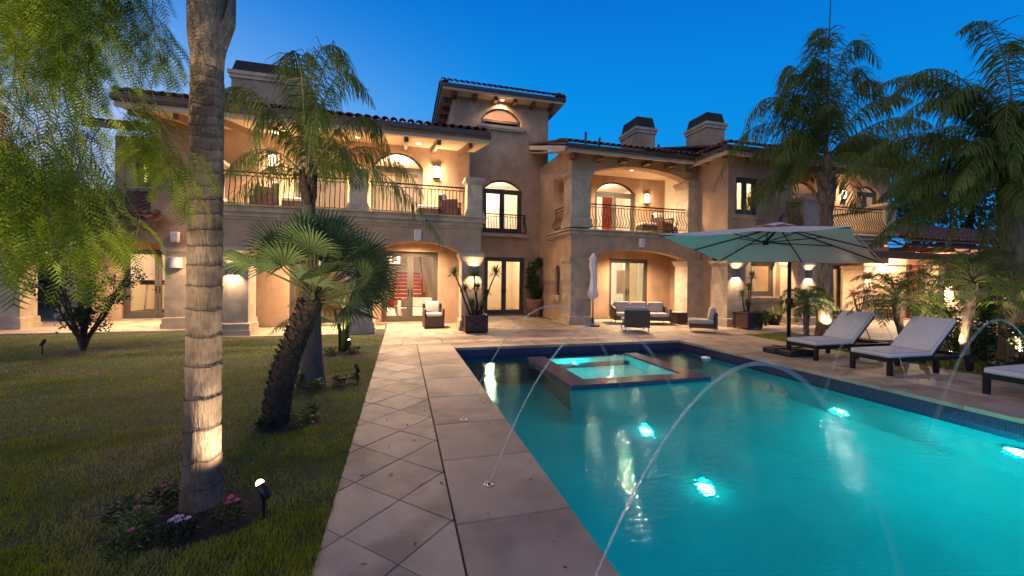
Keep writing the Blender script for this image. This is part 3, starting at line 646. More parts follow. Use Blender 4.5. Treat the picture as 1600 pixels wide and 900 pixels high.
# upper volume further left with a lit window
wv = R2(-9.0, -8.52, 4.62, 5.62)
wall(R2(-9.6, -7.0, 3.0, 6.35), [wv], 'y', 17.0, 17.2); door(-9.0, -8.52, 4.62, 5.62, 17.03, leaves=1, name='window', handles=False)
room(-9.5, -7.2, 17.25, 19.5, 4.3, 6.2, 60)
fr = part(poly3(MB(), [(-10.1, 16.3, 6.5), (-7.1, 16.3, 6.5), (-7.1, 20, 7.6), (-10.1, 20, 7.6)], .08), 'roof', 'tile')
part(MB().box(-10.1, -7.1, 16.26, 16.36, 6.38, 6.52), 'gutter', 'gutter', fr); tiles(fr, (-10.1, 16.25, 6.56), (-7.2, 16.25, 6.56), (0, 3.7, 1.1), 1)
# big chimney of the left wing
def chimney(x0, x1, y0, y1, z0, z1, capz, slope=.14):
    c = part(MB().box(x0, x1, y0, y1, z0, z1), 'chimney', 'stucco')
    part(MB().box(x0 - .05, x1 + .05, y0 - .05, y1 + .05, z1 - .24, z1 - .12).box(x0 - .09, x1 + .09, y0 - .09, y1 + .09, z1 - .118, z1), 'cornice', 'stone', c)
    part(MB().taper((x0 + x1) / 2, (y0 + y1) / 2, z1 + .002, capz, (x1 - x0) / 2, (y1 - y0) / 2, (x1 - x0) / 2 - slope, (y1 - y0) / 2 - slope), 'chimney_cap', 'capmetal', c)
chimney(-5.6, -3.35, 15.5, 17.0, 6.5, 8.45, 8.86, .10)
# === tower ===
tm = opening(3.18, 4.86, 3.47, 5.28, 5.68); td = opening(3.28, 5.00, .03, 2.45); tt = opening(3.05, 4.78, 7.90, 8.16, 8.66)
wall(R2(1.9, 6.0, -.05, 9.0), [tm, td, tt], 'y', 16.3, 16.55)
wall(R2(16.55, 20.2, 5.0, 9.0), [], 'x', 1.9, 2.15); wall(R2(16.55, 20.2, 5.0, 9.0), [], 'x', 5.75, 6.0); wall(R2(2.15, 5.75, 6.0, 9.0), [], 'y', 19.95, 20.2)
door(3.18, 4.86, 3.47, 5.28, 16.36, 5.68); door(3.28, 5.00, .05, 2.45, 16.36)
door(3.05, 4.78, 7.90, 8.16, 16.36, 8.66, leaves=1, name='window', handles=False, sill=False)
part(MB().box(2.96, 4.88, 16.18, 16.36, 7.70, 7.76).box(2.93, 4.91, 16.14, 16.36, 7.763, 7.89), 'sill', 'stone')
railing((3.1, 16.16), (4.95, 16.16), 3.42, 4.22, 16, .06); railing((4.97, 16.18), (4.97, 16.3), 3.42, 4.22, 2, .06, (1, 0))
part(MB().box(3.0, 5.05, 16.08, 16.3, 3.30, 3.40), 'sill', 'stone')
tr = part(MB().add([(1.42, 15.72, 9.12), (6.48, 15.72, 9.12), (6.48, 20.8, 9.12), (1.42, 20.8, 9.12), (3.95, 18.2, 10.3)], [(0, 1, 4), (1, 2, 4), (2, 3, 4), (3, 0, 4), (0, 3, 2, 1)]), 'tower_roof', 'tile')
part(MB().extr([R2(1.46, 6.44, 15.76, 20.76), R2(2.1, 5.8, 16.5, 20.0)], 'z', 8.92, 8.97), 'soffit', 'soffit', tr)
part(MB().extr([R2(1.42, 6.48, 15.72, 20.8), R2(1.47, 6.43, 15.77, 20.75)], 'z', 8.90, 9.04), 'fascia', 'fascia', tr)
part(MB().extr([R2(1.36, 6.54, 15.66, 20.86), R2(1.43, 6.47, 15.73, 20.79)], 'z', 9.0, 9.13), 'gutter', 'gutter', tr)
tiles(tr, (1.36, 15.64, 9.17), (6.54, 15.64, 9.17), (0, 2.5, 1.2), 1, rows2=1); tiles(tr, (1.34, 20.8, 9.17), (1.34, 15.66, 9.17), (2.5, 0, 1.2), 1); tiles(tr, (6.56, 15.66, 9.17), (6.56, 20.8, 9.17), (-2.5, 0, 1.2), 1)
for x in (1.95, 2.75, 3.6, 4.4, 5.2, 6.0): part(MB().box(x - .07, x + .07, 15.88, 16.3, 8.77, 8.915), 'rafter', 'beam', tr)
for y in (16.6, 17.5, 18.4, 19.3): part(MB().box(1.55, 1.9, y - .07, y + .07, 8.77, 8.915), 'rafter', 'beam', tr)
# === right wing ===
RX0, RX1, RY = 5.6, 11.0, 12.85
sw = [(a, b) for a, b in opening(13.92, 14.42, .97, 1.88, 2.10)]
so_ = opening(13.66, 14.70, 3.39, 5.42)
wall(R2(12.95, 16.3, -.05, 6.3), [sw, so_], 'x', 5.66, 5.90)
part(MB().extr([[(13.92, .97)] + arch(13.92, 14.42, 1.88, 2.10) + [(14.42, .97)], R2(13.98, 14.36, 1.02, 1.86)], 'x', 5.74, 5.80), 'window', 'frame')
part(MB().box(5.765, 5.77, 13.98, 14.36, 1.02, 1.86), 'pane', 'glass'); part(MB().box(5.56, 5.74, 13.82, 14.62, .80, .965).box(5.6, 5.74, 13.86, 14.58, .72, .798), 'sill', 'stone')
lo = [(6.40, 2.33)] + arch(6.40, 10.32, 2.34, 2.66)[1:-1] + [(10.32, 2.33)]
wall([(5.62, 2.33)] + lo + [(11.0, 2.33), (11.0, 3.10), (5.62, 3.10)], [], 'y', RY + .04, RY + .42)
up_ = [(6.34, 5.34)] + arch(6.34, 10.32, 5.35, 5.66)[1:-1] + [(10.32, 5.34)]
wall([(5.62, 5.34)] + up_ + [(11.0, 5.34), (11.0, 6.2), (5.62, 6.2)], [], 'y', RY + .04, RY + .42)
for z0, z1, x1, cp, bs in ((0, 2.33, 6.40, .22, .30), (FZ - .04, 5.34, 6.34, .26, .34)):
    column(5.62, x1, RY, RY + .72, z0, z1, bs, cp); column(10.36, 11.0, RY, RY + .72, z0, z1, bs, cp)
moulding(5.62, 11.0, RY + .04, 3.102, [(.06, .03), (.04, .09), (.08, .06), (.05, .13)], back=2.3, ret0=True)
part(MB().box(5.62, 11.2, 13.2, 15.0, 3.335, 3.38), 'balcony_floor', 'stone')
part(MB().box(5.9, 11.2, RY + .42, 15.0, 2.86, 2.92), 'arcade_ceiling', 'soffit'); part(MB().box(5.9, 11.2, RY + .42, 15.0, 5.86, 5.92), 'balcony_ceiling', 'soffit')
rd = opening(8.28, 10.14, .03, 2.45); ru = opening(7.58, 9.50, 3.42, 5.18, 5.66)
wall(R2(5.9, 11.2, -.05, 6.2), [rd, ru], 'y', 15.0, 15.25); door(8.28, 10.14, .05, 2.45, 15.06); door(7.58, 9.50, 3.44, 5.18, 15.06, 5.66)
wall(R2(13.57, 15.0, 0, 6.2), [], 'x', 11.2, 11.4)
railing((6.40, 12.95), (10.32, 12.95), FZ - .02, 4.24, 34, .15); railing((5.70, 14.62), (5.70, 13.62), FZ - .02, 4.22, 9, .13, (-1, 0))
rr = part(poly3(MB(), [(5.14, 12.3, 6.02), (11.2, 12.3, 6.02), (11.2, 17.5, 7.75), (8.3, 17.5, 7.75), (5.14, 16.35, 7.35)], .06), 'roof', 'tile')
part(poly3(MB(), [(5.18, 12.36, 5.84), (11.0, 12.36, 5.84), (11.0, 12.9, 5.97), (5.18, 12.9, 5.97)], .02), 'soffit', 'soffit', rr)
part(poly3(MB(), [(5.16, 12.90, 5.97), (5.7, 12.9, 5.97), (5.7, 16.3, 6.9), (5.16, 16.3, 6.9)], .02), 'soffit', 'soffit', rr)
part(MB().box(5.14, 10.9, 12.30, 12.38, 5.80, 5.93), 'fascia', 'fascia', rr)
part(poly3(MB(), [(5.12, 12.3, 5.80), (5.18, 12.3, 5.80), (5.18, 16.3, 7.05), (5.12, 16.3, 7.05)], .17), 'fascia', 'fascia', rr)
part(MB().tube([(5.2, 12.26, 5.98), (10.6, 12.26, 5.98)], .07, 8).box(5.2, 10.6, 12.2, 12.32, 5.99, 6.05), 'gutter', 'gutter', rr)
tiles(rr, (5.14, 12.22, 6.09), (10.7, 12.22, 6.09), (0, 5.2, 1.73), 1, rows2=2); tiles(rr, (5.10, 16.2, 7.17), (5.10, 12.3, 6.10), (1, 0, .12), 1)
for x in (5.62, 6.53, 7.49, 8.45, 9.4, 10.35): part(MB().box(x - .09, x + .09, 12.48, 12.9, 5.70, 5.85), 'rafter', 'beam', rr)
for x, h in ((6.9, .45), (7.5, .30), (10.2, .3)): part(MB().lathe([(.045, 0), (.045, h + .3)], 8, (x, 14.5, 6.6)), 'vent_pipe', 'dark', rr)
chimney(9.85, 10.8, 15.6, 16.9, 6.6, 8.30, 8.80, .08); chimney(12.18, 13.1, 14.05, 15.3, 6.4, 8.22, 8.66, .08)
# === projecting bay and upper terrace ===
bw = R2(11.10, 12.08, 3.90, 5.20)
wall(R2(10.78, 13.62, 3.0, 6.0), [bw], 'y', 11.38, 11.6); wall(R2(11.6, 12.85, 3.0, 6.0), [], 'x', 10.78, 10.98); wall(R2(11.6, 15.2, 3.3, 6.3), [], 'x', 13.42, 13.62)
door(11.10, 12.08, 3.90, 5.20, 11.43, leaves=2, name='window', handles=False)
part(MB().box(11.0, 12.2, 11.28, 11.38, 3.78, 3.89), 'sill', 'stone')
wall(R2(11.0, 14.9, -.05, 3.0), [R2(12.52, 13.70, 1.0, 2.32)], 'y', 12.1, 12.3); door(12.52, 13.70, 1.0, 2.32, 12.15, leaves=1, name='window', handles=False, sill=False)
part(MB().box(12.2, 14.1, 11.98, 12.1, .90, .985).box(12.25, 14.05, 12.02, 12.1, .80, .898), 'sill', 'stone')
wall([(10.78, 2.30), (11.55, 2.30), (13.9, 2.30), (14.85, 2.30), (14.85, 3.0), (10.78, 3.0)], [], 'y', 11.42, 11.75); part(MB().box(10.8, 18.4, 11.75, 14.2, 2.86, 2.98), 'arcade_ceiling', 'soffit')
wall(R2(14.85, 18.6, 2.36, 3.0), [], 'y', 11.42, 11.75)
column(10.78, 11.53, 11.36, 12.1, 0, 2.30, .30, .22); column(13.93, 14.83, 11.36, 12.1, 0, 2.30, .30, .22); column(18.68, 19.3, 12.4, 13.2, 0, 2.30, .26, .2)
wall(R2(12.0, 12.85, -.05, 3.0), [], 'x', 11.0, 11.2); wall(R2(12.3, 14.0, -.05, 3.0), [], 'x', 14.8, 15.0)
moulding(13.6, 18.25, 11.42, 3.002, [(.07, .03), (.04, .16), (.09, .10), (.05, .24), (.08, .18), (.04, .26)], back=2.2, ret0=False); moulding(10.78, 13.595, 11.42, 3.002, [(.07, .02), (.04, .05)], back=.2)
pedestal(13.72, 14.92, 11.02, 11.55, 3.375, 4.60); pedestal(17.74, 18.26, 11.0, 11.55, 3.375, 4.62)
part(MB().box(17.80, 18.15, 11.55, 13.6, 3.375, 4.46).box(17.74, 18.21, 11.55, 13.6, 4.462, 4.56), 'parapet', 'stone')
railing((15.0, 11.1), (17.70, 11.1), 3.38, 4.36, 22, .17); railing((13.0, 11.1), (13.66, 11.1), 3.38, 4.36, 6, .15)
tdo = opening(16.05, 17.55, 3.42, 5.45, 5.95); tw = opening(19.9, 21.3, 3.8, 5.72, 6.02)
wall(R2(13.62, 21.85, 3.0, 6.6), [tdo, tw], 'y', 13.5, 13.7); door(16.05, 17.55, 3.44, 5.45, 13.56, 5.95); door(19.9, 21.3, 3.8, 5.72, 13.56, 6.02, name='window', handles=False)
br = part(poly3(MB(), [(10.2, 10.82, 6.0), (17.5, 10.82, 6.05), (22.3, 12.9, 6.75), (22.3, 18, 8), (10.2, 18, 8)], .06), 'roof', 'tile')
part(poly3(MB(), [(10.26, 10.9, 5.80), (17.4, 10.9, 5.84), (22.0, 13.5, 6.55), (10.26, 13.5, 6.50)], .02), 'soffit', 'soffit', br)
part(MB().box(10.2, 17.5, 10.82, 10.92, 5.74, 5.88).box(10.2, 10.3, 10.92, 12.4, 5.74, 5.88), 'fascia', 'fascia', br)
part(MB().tube([(10.14, 12.4, 5.95), (10.14, 10.76, 5.95), (17.5, 10.76, 5.98)], .07, 8), 'gutter', 'gutter', br)
tiles(br, (10.15, 10.74, 6.08), (17.5, 10.74, 6.10), (0, 5, 1.9), 1); tiles(br, (10.1, 12.3, 6.07), (10.1, 10.8, 6.07), (1, 0, .3), 1)
for x in (10.6, 11.6, 12.6, 13.6, 14.6, 15.6, 16.6, 17.3): beam_end(x, 11.05, 13.4 if x > 13.7 else 11.4, 5.83, 6.42 if x > 13.7 else 5.93, .16, .15, parent=br)
# recessed terrace door on the ground floor and hall behind
wall(R2(15.0, 18.7, -.05, 3.0), [opening(17.6, 20.4, .03, 2.40)] if False else [R2(16.2, 18.5, .03, 2.40)], 'y', 14.0, 14.2)
wall(R2(18.7, 20.9, -.05, 3.0), [R2(19.0, 20.5, .03, 2.36)], 'y', 14.0, 14.2); door(19.0, 20.5, .05, 2.36, 14.05); door(16.2, 18.5, .05, 2.40, 14.05)
# === rooms behind the glass ===
r1 = room(-4.7, 2.1, 14.4, 21.5, .02, 2.95, 210, lampxy=(.2, 16.6)); room(2.5, 5.6, 16.6, 20.5, .02, 2.9, 150); room(6.2, 11.1, 15.3, 19, .02, 2.9, 260, mat='white', floor='white', lampxy=(9.0, 16.2), color=(1, .85, .62))
room(11.6, 15.8, 12.35, 15.6, .02, 2.8, 130, lampxy=(13.2, 13.2)); room(16.0, 21.0, 14.25, 17.5, .02, 2.85, 70); room(-10.0, -5.2, 16.75, 20, .02, 2.8, 150)
room(-4.6, 1.9, 14.4, 18.5, 3.43, 6.0, 190, lampxy=(-.2, 15.6)); room(2.3, 5.6, 16.6, 19.8, 3.43, 6.1, 230, mat='white'); room(6.3, 10.9, 15.3, 18.5, 3.4, 6.0, 220, mat='white')
room(10.99, 13.4, 11.65, 15, 3.4, 5.9, 120); room(14.0, 22, 13.75, 17, 3.4, 6.3, 170, lampxy=(16.6, 14.8))
# timber ceiling of the tower lantern
M['pinewood'] = pm('pine_ceiling', (.50, .27, .16), (.42, .21, .12), scale=3, stretch=(1, 12, 1), rough=.6)
rt = part(MB().box(2.2, 5.7, 16.6, 19.9, 8.80, 8.86), 'tower_ceiling', 'pinewood')
for k in range(14): part(MB().box(2.2, 5.7, 19.80, 19.9, 7.3 + k * .1 + .004, 7.4 + k * .1 - .004), 'panel', 'pinewood', rt)
part(MB().add([(3.6, 19.5, 8.8), (3.8, 19.5, 8.8), (5.3, 19.5, 7.6), (5.1, 19.5, 7.6), (3.6, 19.7, 8.8), (3.8, 19.7, 8.8), (5.3, 19.7, 7.6), (5.1, 19.7, 7.6)], [(0, 1, 2, 3), (4, 5, 6, 7), (0, 1, 5, 4), (1, 2, 6, 5), (2, 3, 7, 6), (3, 0, 4, 7)]), 'brace', 'pinewood', rt)
light('room_light', 'POINT', (3.9, 18, 7.2), 130, (1, .75, .5), None, size=.2)
# staircase seen through the doors
st = part(MB().box(-.32, .88, 18.0, 18.01, .02, .03), 'staircase', 'redwood')
for k in range(11): part(MB().box(-.28, .84, 17.4 + k * .26, 17.4 + (k + 1) * .26 + .03, .02, .165 * (k + 1)), 'stair_step', 'redwood', st); part(MB().box(-.30, .86, 17.385 + k * .26, 17.4 + (k + 1) * .26, .165 * (k + 1) + .002, .165 * (k + 1) + .02), 'stair_tread', 'white', st)
part(MB().tube([(.92, 17.3, .95), (.80, 20.2, 2.75)], .03, 6), 'handrail', 'redwood', st)
part(MB().add([(-.6, 17.2, .02), (-.3, 17.2, .02), (-.3, 17.2, .75), (-.6, 17.2, .4), (-.6, 17.3, .02), (-.3, 17.3, .02), (-.3, 17.3, .75), (-.6, 17.3, .4)], [(0, 1, 2, 3), (4, 5, 6, 7), (0, 1, 5, 4), (1, 2, 6, 5), (2, 3, 7, 6), (3, 0, 4, 7)]).add([(1.25, 17.2, .02), (.9, 17.2, .02), (.9, 17.2, .75), (1.25, 17.2, .4), (1.25, 17.3, .02), (.9, 17.3, .02), (.9, 17.3, .75), (1.25, 17.3, .4)], [(0, 1, 2, 3), (4, 5, 6, 7), (0, 1, 5, 4), (1, 2, 6, 5), (2, 3, 7, 6), (3, 0, 4, 7)]), 'stair_side', 'redwood', st)
# ------------------------------------------------------------------ pool house at the right
PH = thing('pool_house', 'low tiled pool house with timber beam, plaster wall and brick pier at the right', 'house', (22, 12.8, 0), local=False)
def ppart(mb, name, mat, parent=None, **k): return build(mb, name, M[mat], parent or PH, **k)
ppart(MB().box(19.4, 22.05, 12.85, 13.1, -.05, 3.0), 'wall', 'stucco'); ppart(MB().box(22.95, 34, 13.3, 13.5, -.05, 3.2), 'wall', 'stucco')
b0 = ppart(MB().box(22.1, 22.95, 12.95, 13.3, -.02, 2.5), 'brick_pier', 'brick')
for r_ in range(30):
    for c_ in range(4):
        x = 22.1 + c_ * .235 - (.11 if r_ % 2 else 0)
        a, b = max(22.1, x), min(22.95, x + .225)
        if b - a > .03: ppart(MB().box(a, b, 12.925 + random.uniform(0, .008), 12.955, .0 + r_ * .083, .073 + r_ * .083), 'brick', 'brick', b0)
c1 = ppart(MB().box(23.3, 23.75, 12.4, 12.9, .3, 2.45), 'column', 'stone'); ppart(MB().box(23.2, 23.85, 12.3, 13.0, 0, .299), 'base', 'stone', c1)
ppart(MB().box(17.0, 30, 10.95, 11.15, 2.52, 2.78), 'beam', 'beam'); ppart(MB().box(18.4, 30, 10.7, 10.8, 2.98, 3.12), 'fascia', 'beam')
sf = ppart(poly3(MB(), [(18.4, 10.8, 3.0), (30, 10.8, 3.0), (30, 13.3, 3.35), (18.4, 13.3, 3.35)], .03), 'soffit', 'soffit')
for k in range(12):
    x = 18.6 + k * .95; ppart(MB().box(x, x + .14, 10.5, 12.8, 2.80, 2.96), 'rafter', 'beam')
pr2 = ppart(poly3(MB(), [(18.3, 10.45, 3.14), (30, 10.45, 3.14), (30, 15, 4.6), (18.3, 15, 4.6)], .05), 'roof', 'tile')
tiles(pr2, (18.3, 10.42, 3.22), (30, 10.42, 3.22), (0, 4.5, 1.45), 1, rows2=10)
light('porch_light', 'POINT', (20.8, 11.9, 2.5), 85, WARM, PH, size=.1); bpy.data.objects['porch_light'].location = (20.8 - 22, 11.9 - 12.8, 2.6)
t = thing('crossbar_post', 'tall dark post with a crossbar in front of the brick pier', 'post', (22.0, 12.75, 0))  # plain post with a crossbar, carries no lamp
build(MB().box(-.05, .05, -.05, .05, 0, 2.42).box(-.2, .2, -.15, .15, 0, .03), 'post', M['darkwood'], t); build(MB().tube([(-1.3, 0, 2.36), (1.5, 0, 2.38)], .025, 6), 'crossbar', M['darkwood'], t); build(MB().box(-.09, .09, -.08, .0, 2.2, 2.42), 'bracket', M['iron'], t)
# a lit niche further right with a work light
t = thing('flood_light', 'bright lamp box low on the far right wall behind the stool', 'lamp', (25.4, 13.22, 1.3))
build(MB().box(-.5, .5, 0, .06, -.02, .16), 'housing', M['dark'], t); build(MB().box(-.46, .46, -.01, -.001, .0, .13), 'diffuser', M['bulb'], t)
light('flood', 'AREA', (0, -.1, -.02), 130, (1, .8, .55), t, size=.9, aim=(0, .25, -1))

# ------------------------------------------------------------------ wall lamps, speakers, downlights
def updown(x, y, z, label, e=16, w=.17, face=-1):
    t = thing('column_lamp', label, 'wall lamp', (x, y, z), 0, 'up and down lamps on the columns')
    h = .16
    prof = [(w * math.cos(a), -w * .75 * math.sin(a)) for a in [math.pi * k / 10 for k in range(11)]]
    inner = [(p[0] * .9, p[1] * .9) for p in prof]
    build(MB().extr([prof + inner[::-1]], 'z', -h, h), 'shade', M['lampmetal'], t)
    build(MB().box(-.05, .05, -.01, 0, -.1, .1), 'back_plate', M['steel'], t)
    build(MB().lathe([(.03, -.02), (.03, .02)], 10, (0, -w * .4, 0)), 'bulb', M['bulb'], t)
    light('lamp_down', 'SPOT', (0, -w * .55, -.04), e * 5, WARM, t, size=.05, spot=rad(135), aim=(0, .05, -1), blend=1)
    light('lamp_up', 'SPOT', (0, -w * .55, .04), e * 4, WARM, t, size=.05, spot=rad(135), aim=(0, .05, 1), blend=1)
    return t
updown(-4.24, 11.97, 1.74, 'curved lamp on the left wing pier just right of the big palm trunk')
updown(2.08, 11.97, 1.78, 'up and down lamp on the narrow pier behind the potted yucca', 18)
updown(11.12, 11.35, 1.86, 'up and down lamp on the stone pier above the long planter')
updown(14.38, 11.35, 1.86, 'up and down lamp on the pier behind the umbrella pole')
updown(18.98, 12.39, 1.86, 'up and down lamp on the pier beside the plain pale wall')
t = thing('column_lamp', 'unlit pale up and down lamp on the gym porch column', 'wall lamp', (-6.34, 13.85, 1.92), 0, 'up and down lamps on the columns')
build(MB().extr([[(.16 * math.cos(a), -.11 * math.sin(a)) for a in [math.pi * k / 10 for k in range(11)]]], 'z', -.15, .15), 'shade', M['speaker'], t)
build(MB().box(-.05, .05, -.0, .01, -.1, .1), 'back_plate', M['steel'], t)
def sconce(x, y, z, label, lit=True, e=14):
    t = thing('wall_sconce', label, 'wall lamp', (x, y, z), 0, 'box sconces of the upper floor')
    build(MB().box(-.10, .10, -.02, 0, -.20, .20), 'back_plate', M['dark'], t)
    build(MB().extr([[(.10 * math.cos(a), -.02 - .10 * math.sin(a)) for a in [math.pi * k / 8 for k in range(9)]]], 'z', -.19, .19), 'glass_shade', M['shade'] if lit else M['shade_dim'], t)
    build(MB().box(-.115, .115, -.13, -.0, -.225, -.192).box(-.115, .115, -.13, 0, .192, .225), 'cage', M['dark'], t)
    if lit:
        light('sconce_light', 'POINT', (0, -.24, 0), e, WARM, t, size=.08)
    return t
sconce(1.10, 14.08, 5.20, 'glowing sconce right of the arched door on the left balcony'); sconce(-3.95, 14.08, 5.15, 'sconce at the far left of the left balcony wall behind the palm fronds', e=8)
sconce(9.98, 14.98, 5.02, 'sconce beside the arched door of the middle balcony', e=4)
sconce(13.12, 11.36, 5.10, 'unlit sconce on the bay wall left of the terrace corner', lit=False)
sconce(19.05, 13.48, 5.50, 'bright sconce on the upper terrace wall between door and window', e=22)
def speaker(x, y, z, label):
    t = thing('outdoor_speaker', label, 'speaker', (x, y, z), 0, 'outdoor speakers on the facade')
    build(MB().taper(0, -.07, -.15, .15, .09, .065, .10, .07), 'cabinet', M['white'], t, bev=.02, seg=3); build(MB().box(-.078, .078, -.146, -.137, -.13, .13), 'grille', M['speaker'], t, bev=.01)
speaker(.42, 12.0, 2.80, 'pale outdoor speaker over the arch above the double doors'); speaker(8.36, 12.87, 2.92, 'pale outdoor speaker above the middle arch next to the white parasol'); speaker(-6.36, 13.9, 2.66, 'pale outdoor speaker above the gym porch column')
def downlight(x, y, z, label, e=25, group='round downlights in the eaves and ceilings', spot=150):
    t = thing('downlight', label, 'ceiling light', (x, y, z), 0, group)
    build(MB().lathe([(.075, -.012), (.10, -.008), (.10, .0)], 16, cap=False), 'trim_ring', M['white'], t); build(MB().lathe([(.074, -.008), (.001, -.008)], 16, cap=False), 'lens', M['bulb'], t)
    light('downlight_lamp', 'SPOT', (0, 0, -.03), e, WARM, t, size=.06, spot=rad(spot), aim=(0, 0, -1), blend=.9)
def sz(y): return 5.46 + (y - 11.4) * .207
for x, lb in ((-3.35, 'eave downlight nearest the big palm trunk'), (-1.35, 'eave downlight above the stone pedestal of the left balcony'), (.45, 'eave downlight above the sconce on the left balcony')):
    downlight(x, 12.9, sz(12.9) - .004, lb, 170)
downlight(-2.6, 13.2, 2.898, 'ceiling downlight in the left bay of the ground floor arcade', 130); downlight(.4, 13.2, 2.898, 'ceiling downlight in the arcade in front of the double doors', 150)
downlight(8.9, 13.9, 2.858, 'ceiling downlight above the wicker sofa', 150); downlight(8.6, 13.9, 5.858, 'ceiling downlight over the middle balcony', 150)
downlight(13.2, 11.93, 2.858, 'ceiling downlight over the bay window', 60); downlight(16.8, 12.9, 2.858, 'ceiling downlight before the right hall doors', 150)
downlight(-8.2, 15.2, 2.748, 'ceiling downlight in the gym porch', 110); downlight(3.9, 16.1, 8.918, 'eave downlight over the tower window', 25)
downlight(16.8, 12.4, 6.2, 'eave downlight over the upper terrace', 40); downlight(-5.45, 13.2, 2.748, 'ceiling downlight behind the big palm trunk', 50)

# ------------------------------------------------------------------ garden spotlights
def spot(x, y, aim, label, e, rz=0, size=.05, ang=75, on=True, h=.22):
    t = thing('garden_spotlight', label, 'garden light', (x, y, 0), 0, 'spike spotlights in the garden')
    a = Vector(aim).normalized(); q = a.to_track_quat('Z', 'Y').to_matrix().to_4x4(); T = Matrix.Translation((0, 0, h))
    build(MB().tube([(0, 0, -.03), (0, 0, h - .03)], .010, 6), 'spike', M['dark'], t)
    m = MB().lathe([(.018, -.05), (.028, -.035), (.030, .058), (.027, .058), (.025, .02)], 14); m.rot(T @ q); build(m, 'housing', M['dark'], t, smooth=True)
    m = MB().lathe([(.026, .056), (.024, .070), (.014, .084), (.001, .088)], 14, cap=False); m.rot(T @ q); build(m, 'lens', M['bulb'] if on else M['dark'], t)
    if on: light('spot_lamp', 'SPOT', Vector((0, 0, h)) + a * .14, e, (1, .80, .55), t, size=.02, spot=rad(ang), aim=a, blend=.7)
spot(-.86, 2.98, (-.50, .22, .95), 'lit spotlight beside the big palm trunk throwing light up its bark', 32, ang=125, h=.17)
spot(-1.02, 8.85, (-.3, .2, 1), 'spotlight lighting the slender pale palm by the arcade', 22)
spot(-.62, 6.35, (-.4, .1, 1), 'black spotlight right of the smooth grey palm trunk', 25, on=False)
spot(-1.75, 9.2, (.5, -.1, 1), 'small spotlight on the lawn in front of the second arch', 30, on=False)
spot(-3.4, 1.2, (.15, .55, .9), 'spotlight under the pepper tree at the left edge', 330, ang=120)
spot(-4.6, 3.0, (.35, .25, 1), 'second spotlight under the pepper tree', 260, ang=120)
spot(-6.7, 9.9, (.4, .3, 1), 'spotlight at the foot of the round bush on the left lawn', 8, on=False)
spot(11.0, 8.15, (.3, .25, 1), 'spotlight at the foot of the tall palm behind the first lounger', 60, ang=100)
spot(10.9, 4.6, (.35, .2, 1), 'spotlight at the foot of the tall palm at the right edge', 120, ang=100)
spot(10.15, 5.2, (.4, .3, 1), 'spotlight among the small date palms', 50, ang=120)
spot(-.50, 1.72, (-.50, .90, 1.0), 'added unseen spotlight by the near end of the walkway aimed at the upper palm trunk', 55, ang=52)  # extra spotlight added below the view to warm the upper trunk

# ------------------------------------------------------------------ loungers
def make_lounger():
    t = thing('sun_lounger', 'x', 'sun lounger', (0, 0, 0), 0, 'sun loungers beside the pool')
    L_, w, h = 2.05, .66, .30
    build(MB().box(0, L_, -w / 2, -w / 2 + .045, h - .07, h).box(0, L_, w / 2 - .045, w / 2, h - .07, h).box(0, .05, -w / 2 + .046, w / 2 - .046, h - .07, h).box(L_ - .05, L_, -w / 2 + .046, w / 2 - .046, h - .07, h).box(1.0, 1.05, -w / 2 + .046, w / 2 - .046, h - .06, h), 'frame', M['dark'], t, bev=.004)
    for x in (.0, 1.12):
        for s in (-1, 1): build(MB().box(x, x + .065, s * w / 2 - .033 * s - .033, s * w / 2 - .033 * s + .033, 0, h - .071), 'leg', M['dark'], t, bev=.004)
    for s in (-1, 1):
        build(MB().lathe([(.085, -.02), (.085, .02)], 20).rot(Matrix.Translation((1.93, s * (w / 2 + .015), .085)) @ Matrix.Rotation(rad(90), 4, 'X')), 'wheel', M['dark'], t, bev=.006)
        build(MB().box(1.90, 1.96, s * w / 2 - .02 * s - .02, s * w / 2 - .02 * s + .02, .1, h - .071), 'wheel_post', M['dark'], t)
    for k in range(9): build(MB().box(.10 + k * .1, .16 + k * .1, -w / 2 + .046, w / 2 - .046, h - .03, h - .012), 'slat', M['dark'], t)
    a = rad(43); c, s_ = math.cos(a), math.sin(a)
    def cushion(l, th):
        n, m = 12, 6; vs = []
        return MB().box(0, l, -w / 2 + .01, w / 2 - .01, 0, th)
    build(cushion(1.06, .085).rot(Matrix.Translation((-.01, 0, h + .002))), 'seat_cushion', M['lwhite'], t, bev=.032, seg=4).data.polygons.foreach_set('use_smooth', [True] * 6)
    Tm = Matrix.Translation((1.03, 0, h + .02)) @ Matrix.Rotation(-a, 4, 'Y')
    build(cushion(.86, .085).rot(Tm), 'back_cushion', M['lwhite'], t, bev=.032, seg=4).data.polygons.foreach_set('use_smooth', [True] * 6)
    build(MB().box(0, .84, -w / 2 + .02, -w / 2 + .06, -.03, -.002).box(0, .84, w / 2 - .06, w / 2 - .02, -.03, -.002).box(.80, .84, -w / 2 + .061, w / 2 - .061, -.03, -.002).rot(Tm), 'back_frame', M['dark'], t)
    for (Tq, l) in ((Matrix.Translation((-.01, 0, h + .002)), 1.06), (Tm, .86)):
        e_ = .018; y_ = w / 2 - .01; build(MB().tube([(e_, -y_ + e_, .083), (l - e_, -y_ + e_, .083), (l - e_, y_ - e_, .083), (e_, y_ - e_, .083), (e_, -y_ + e_, .083)], .0055, 5).rot(Tq), 'piping', M['cushion'], t)
    for s in (-1, 1): build(MB().tube([(1.03 + .55 * c, s * .26, h + .55 * s_), (1.62, s * .26, h - .01)], .009, 6), 'prop', M['dark'], t)
    build(MB().tube([(.02, 0, h + .045), (.02, 0.001, h + .046)], .001, 4), 'tag', M['dark'], t) if False else None
    return t
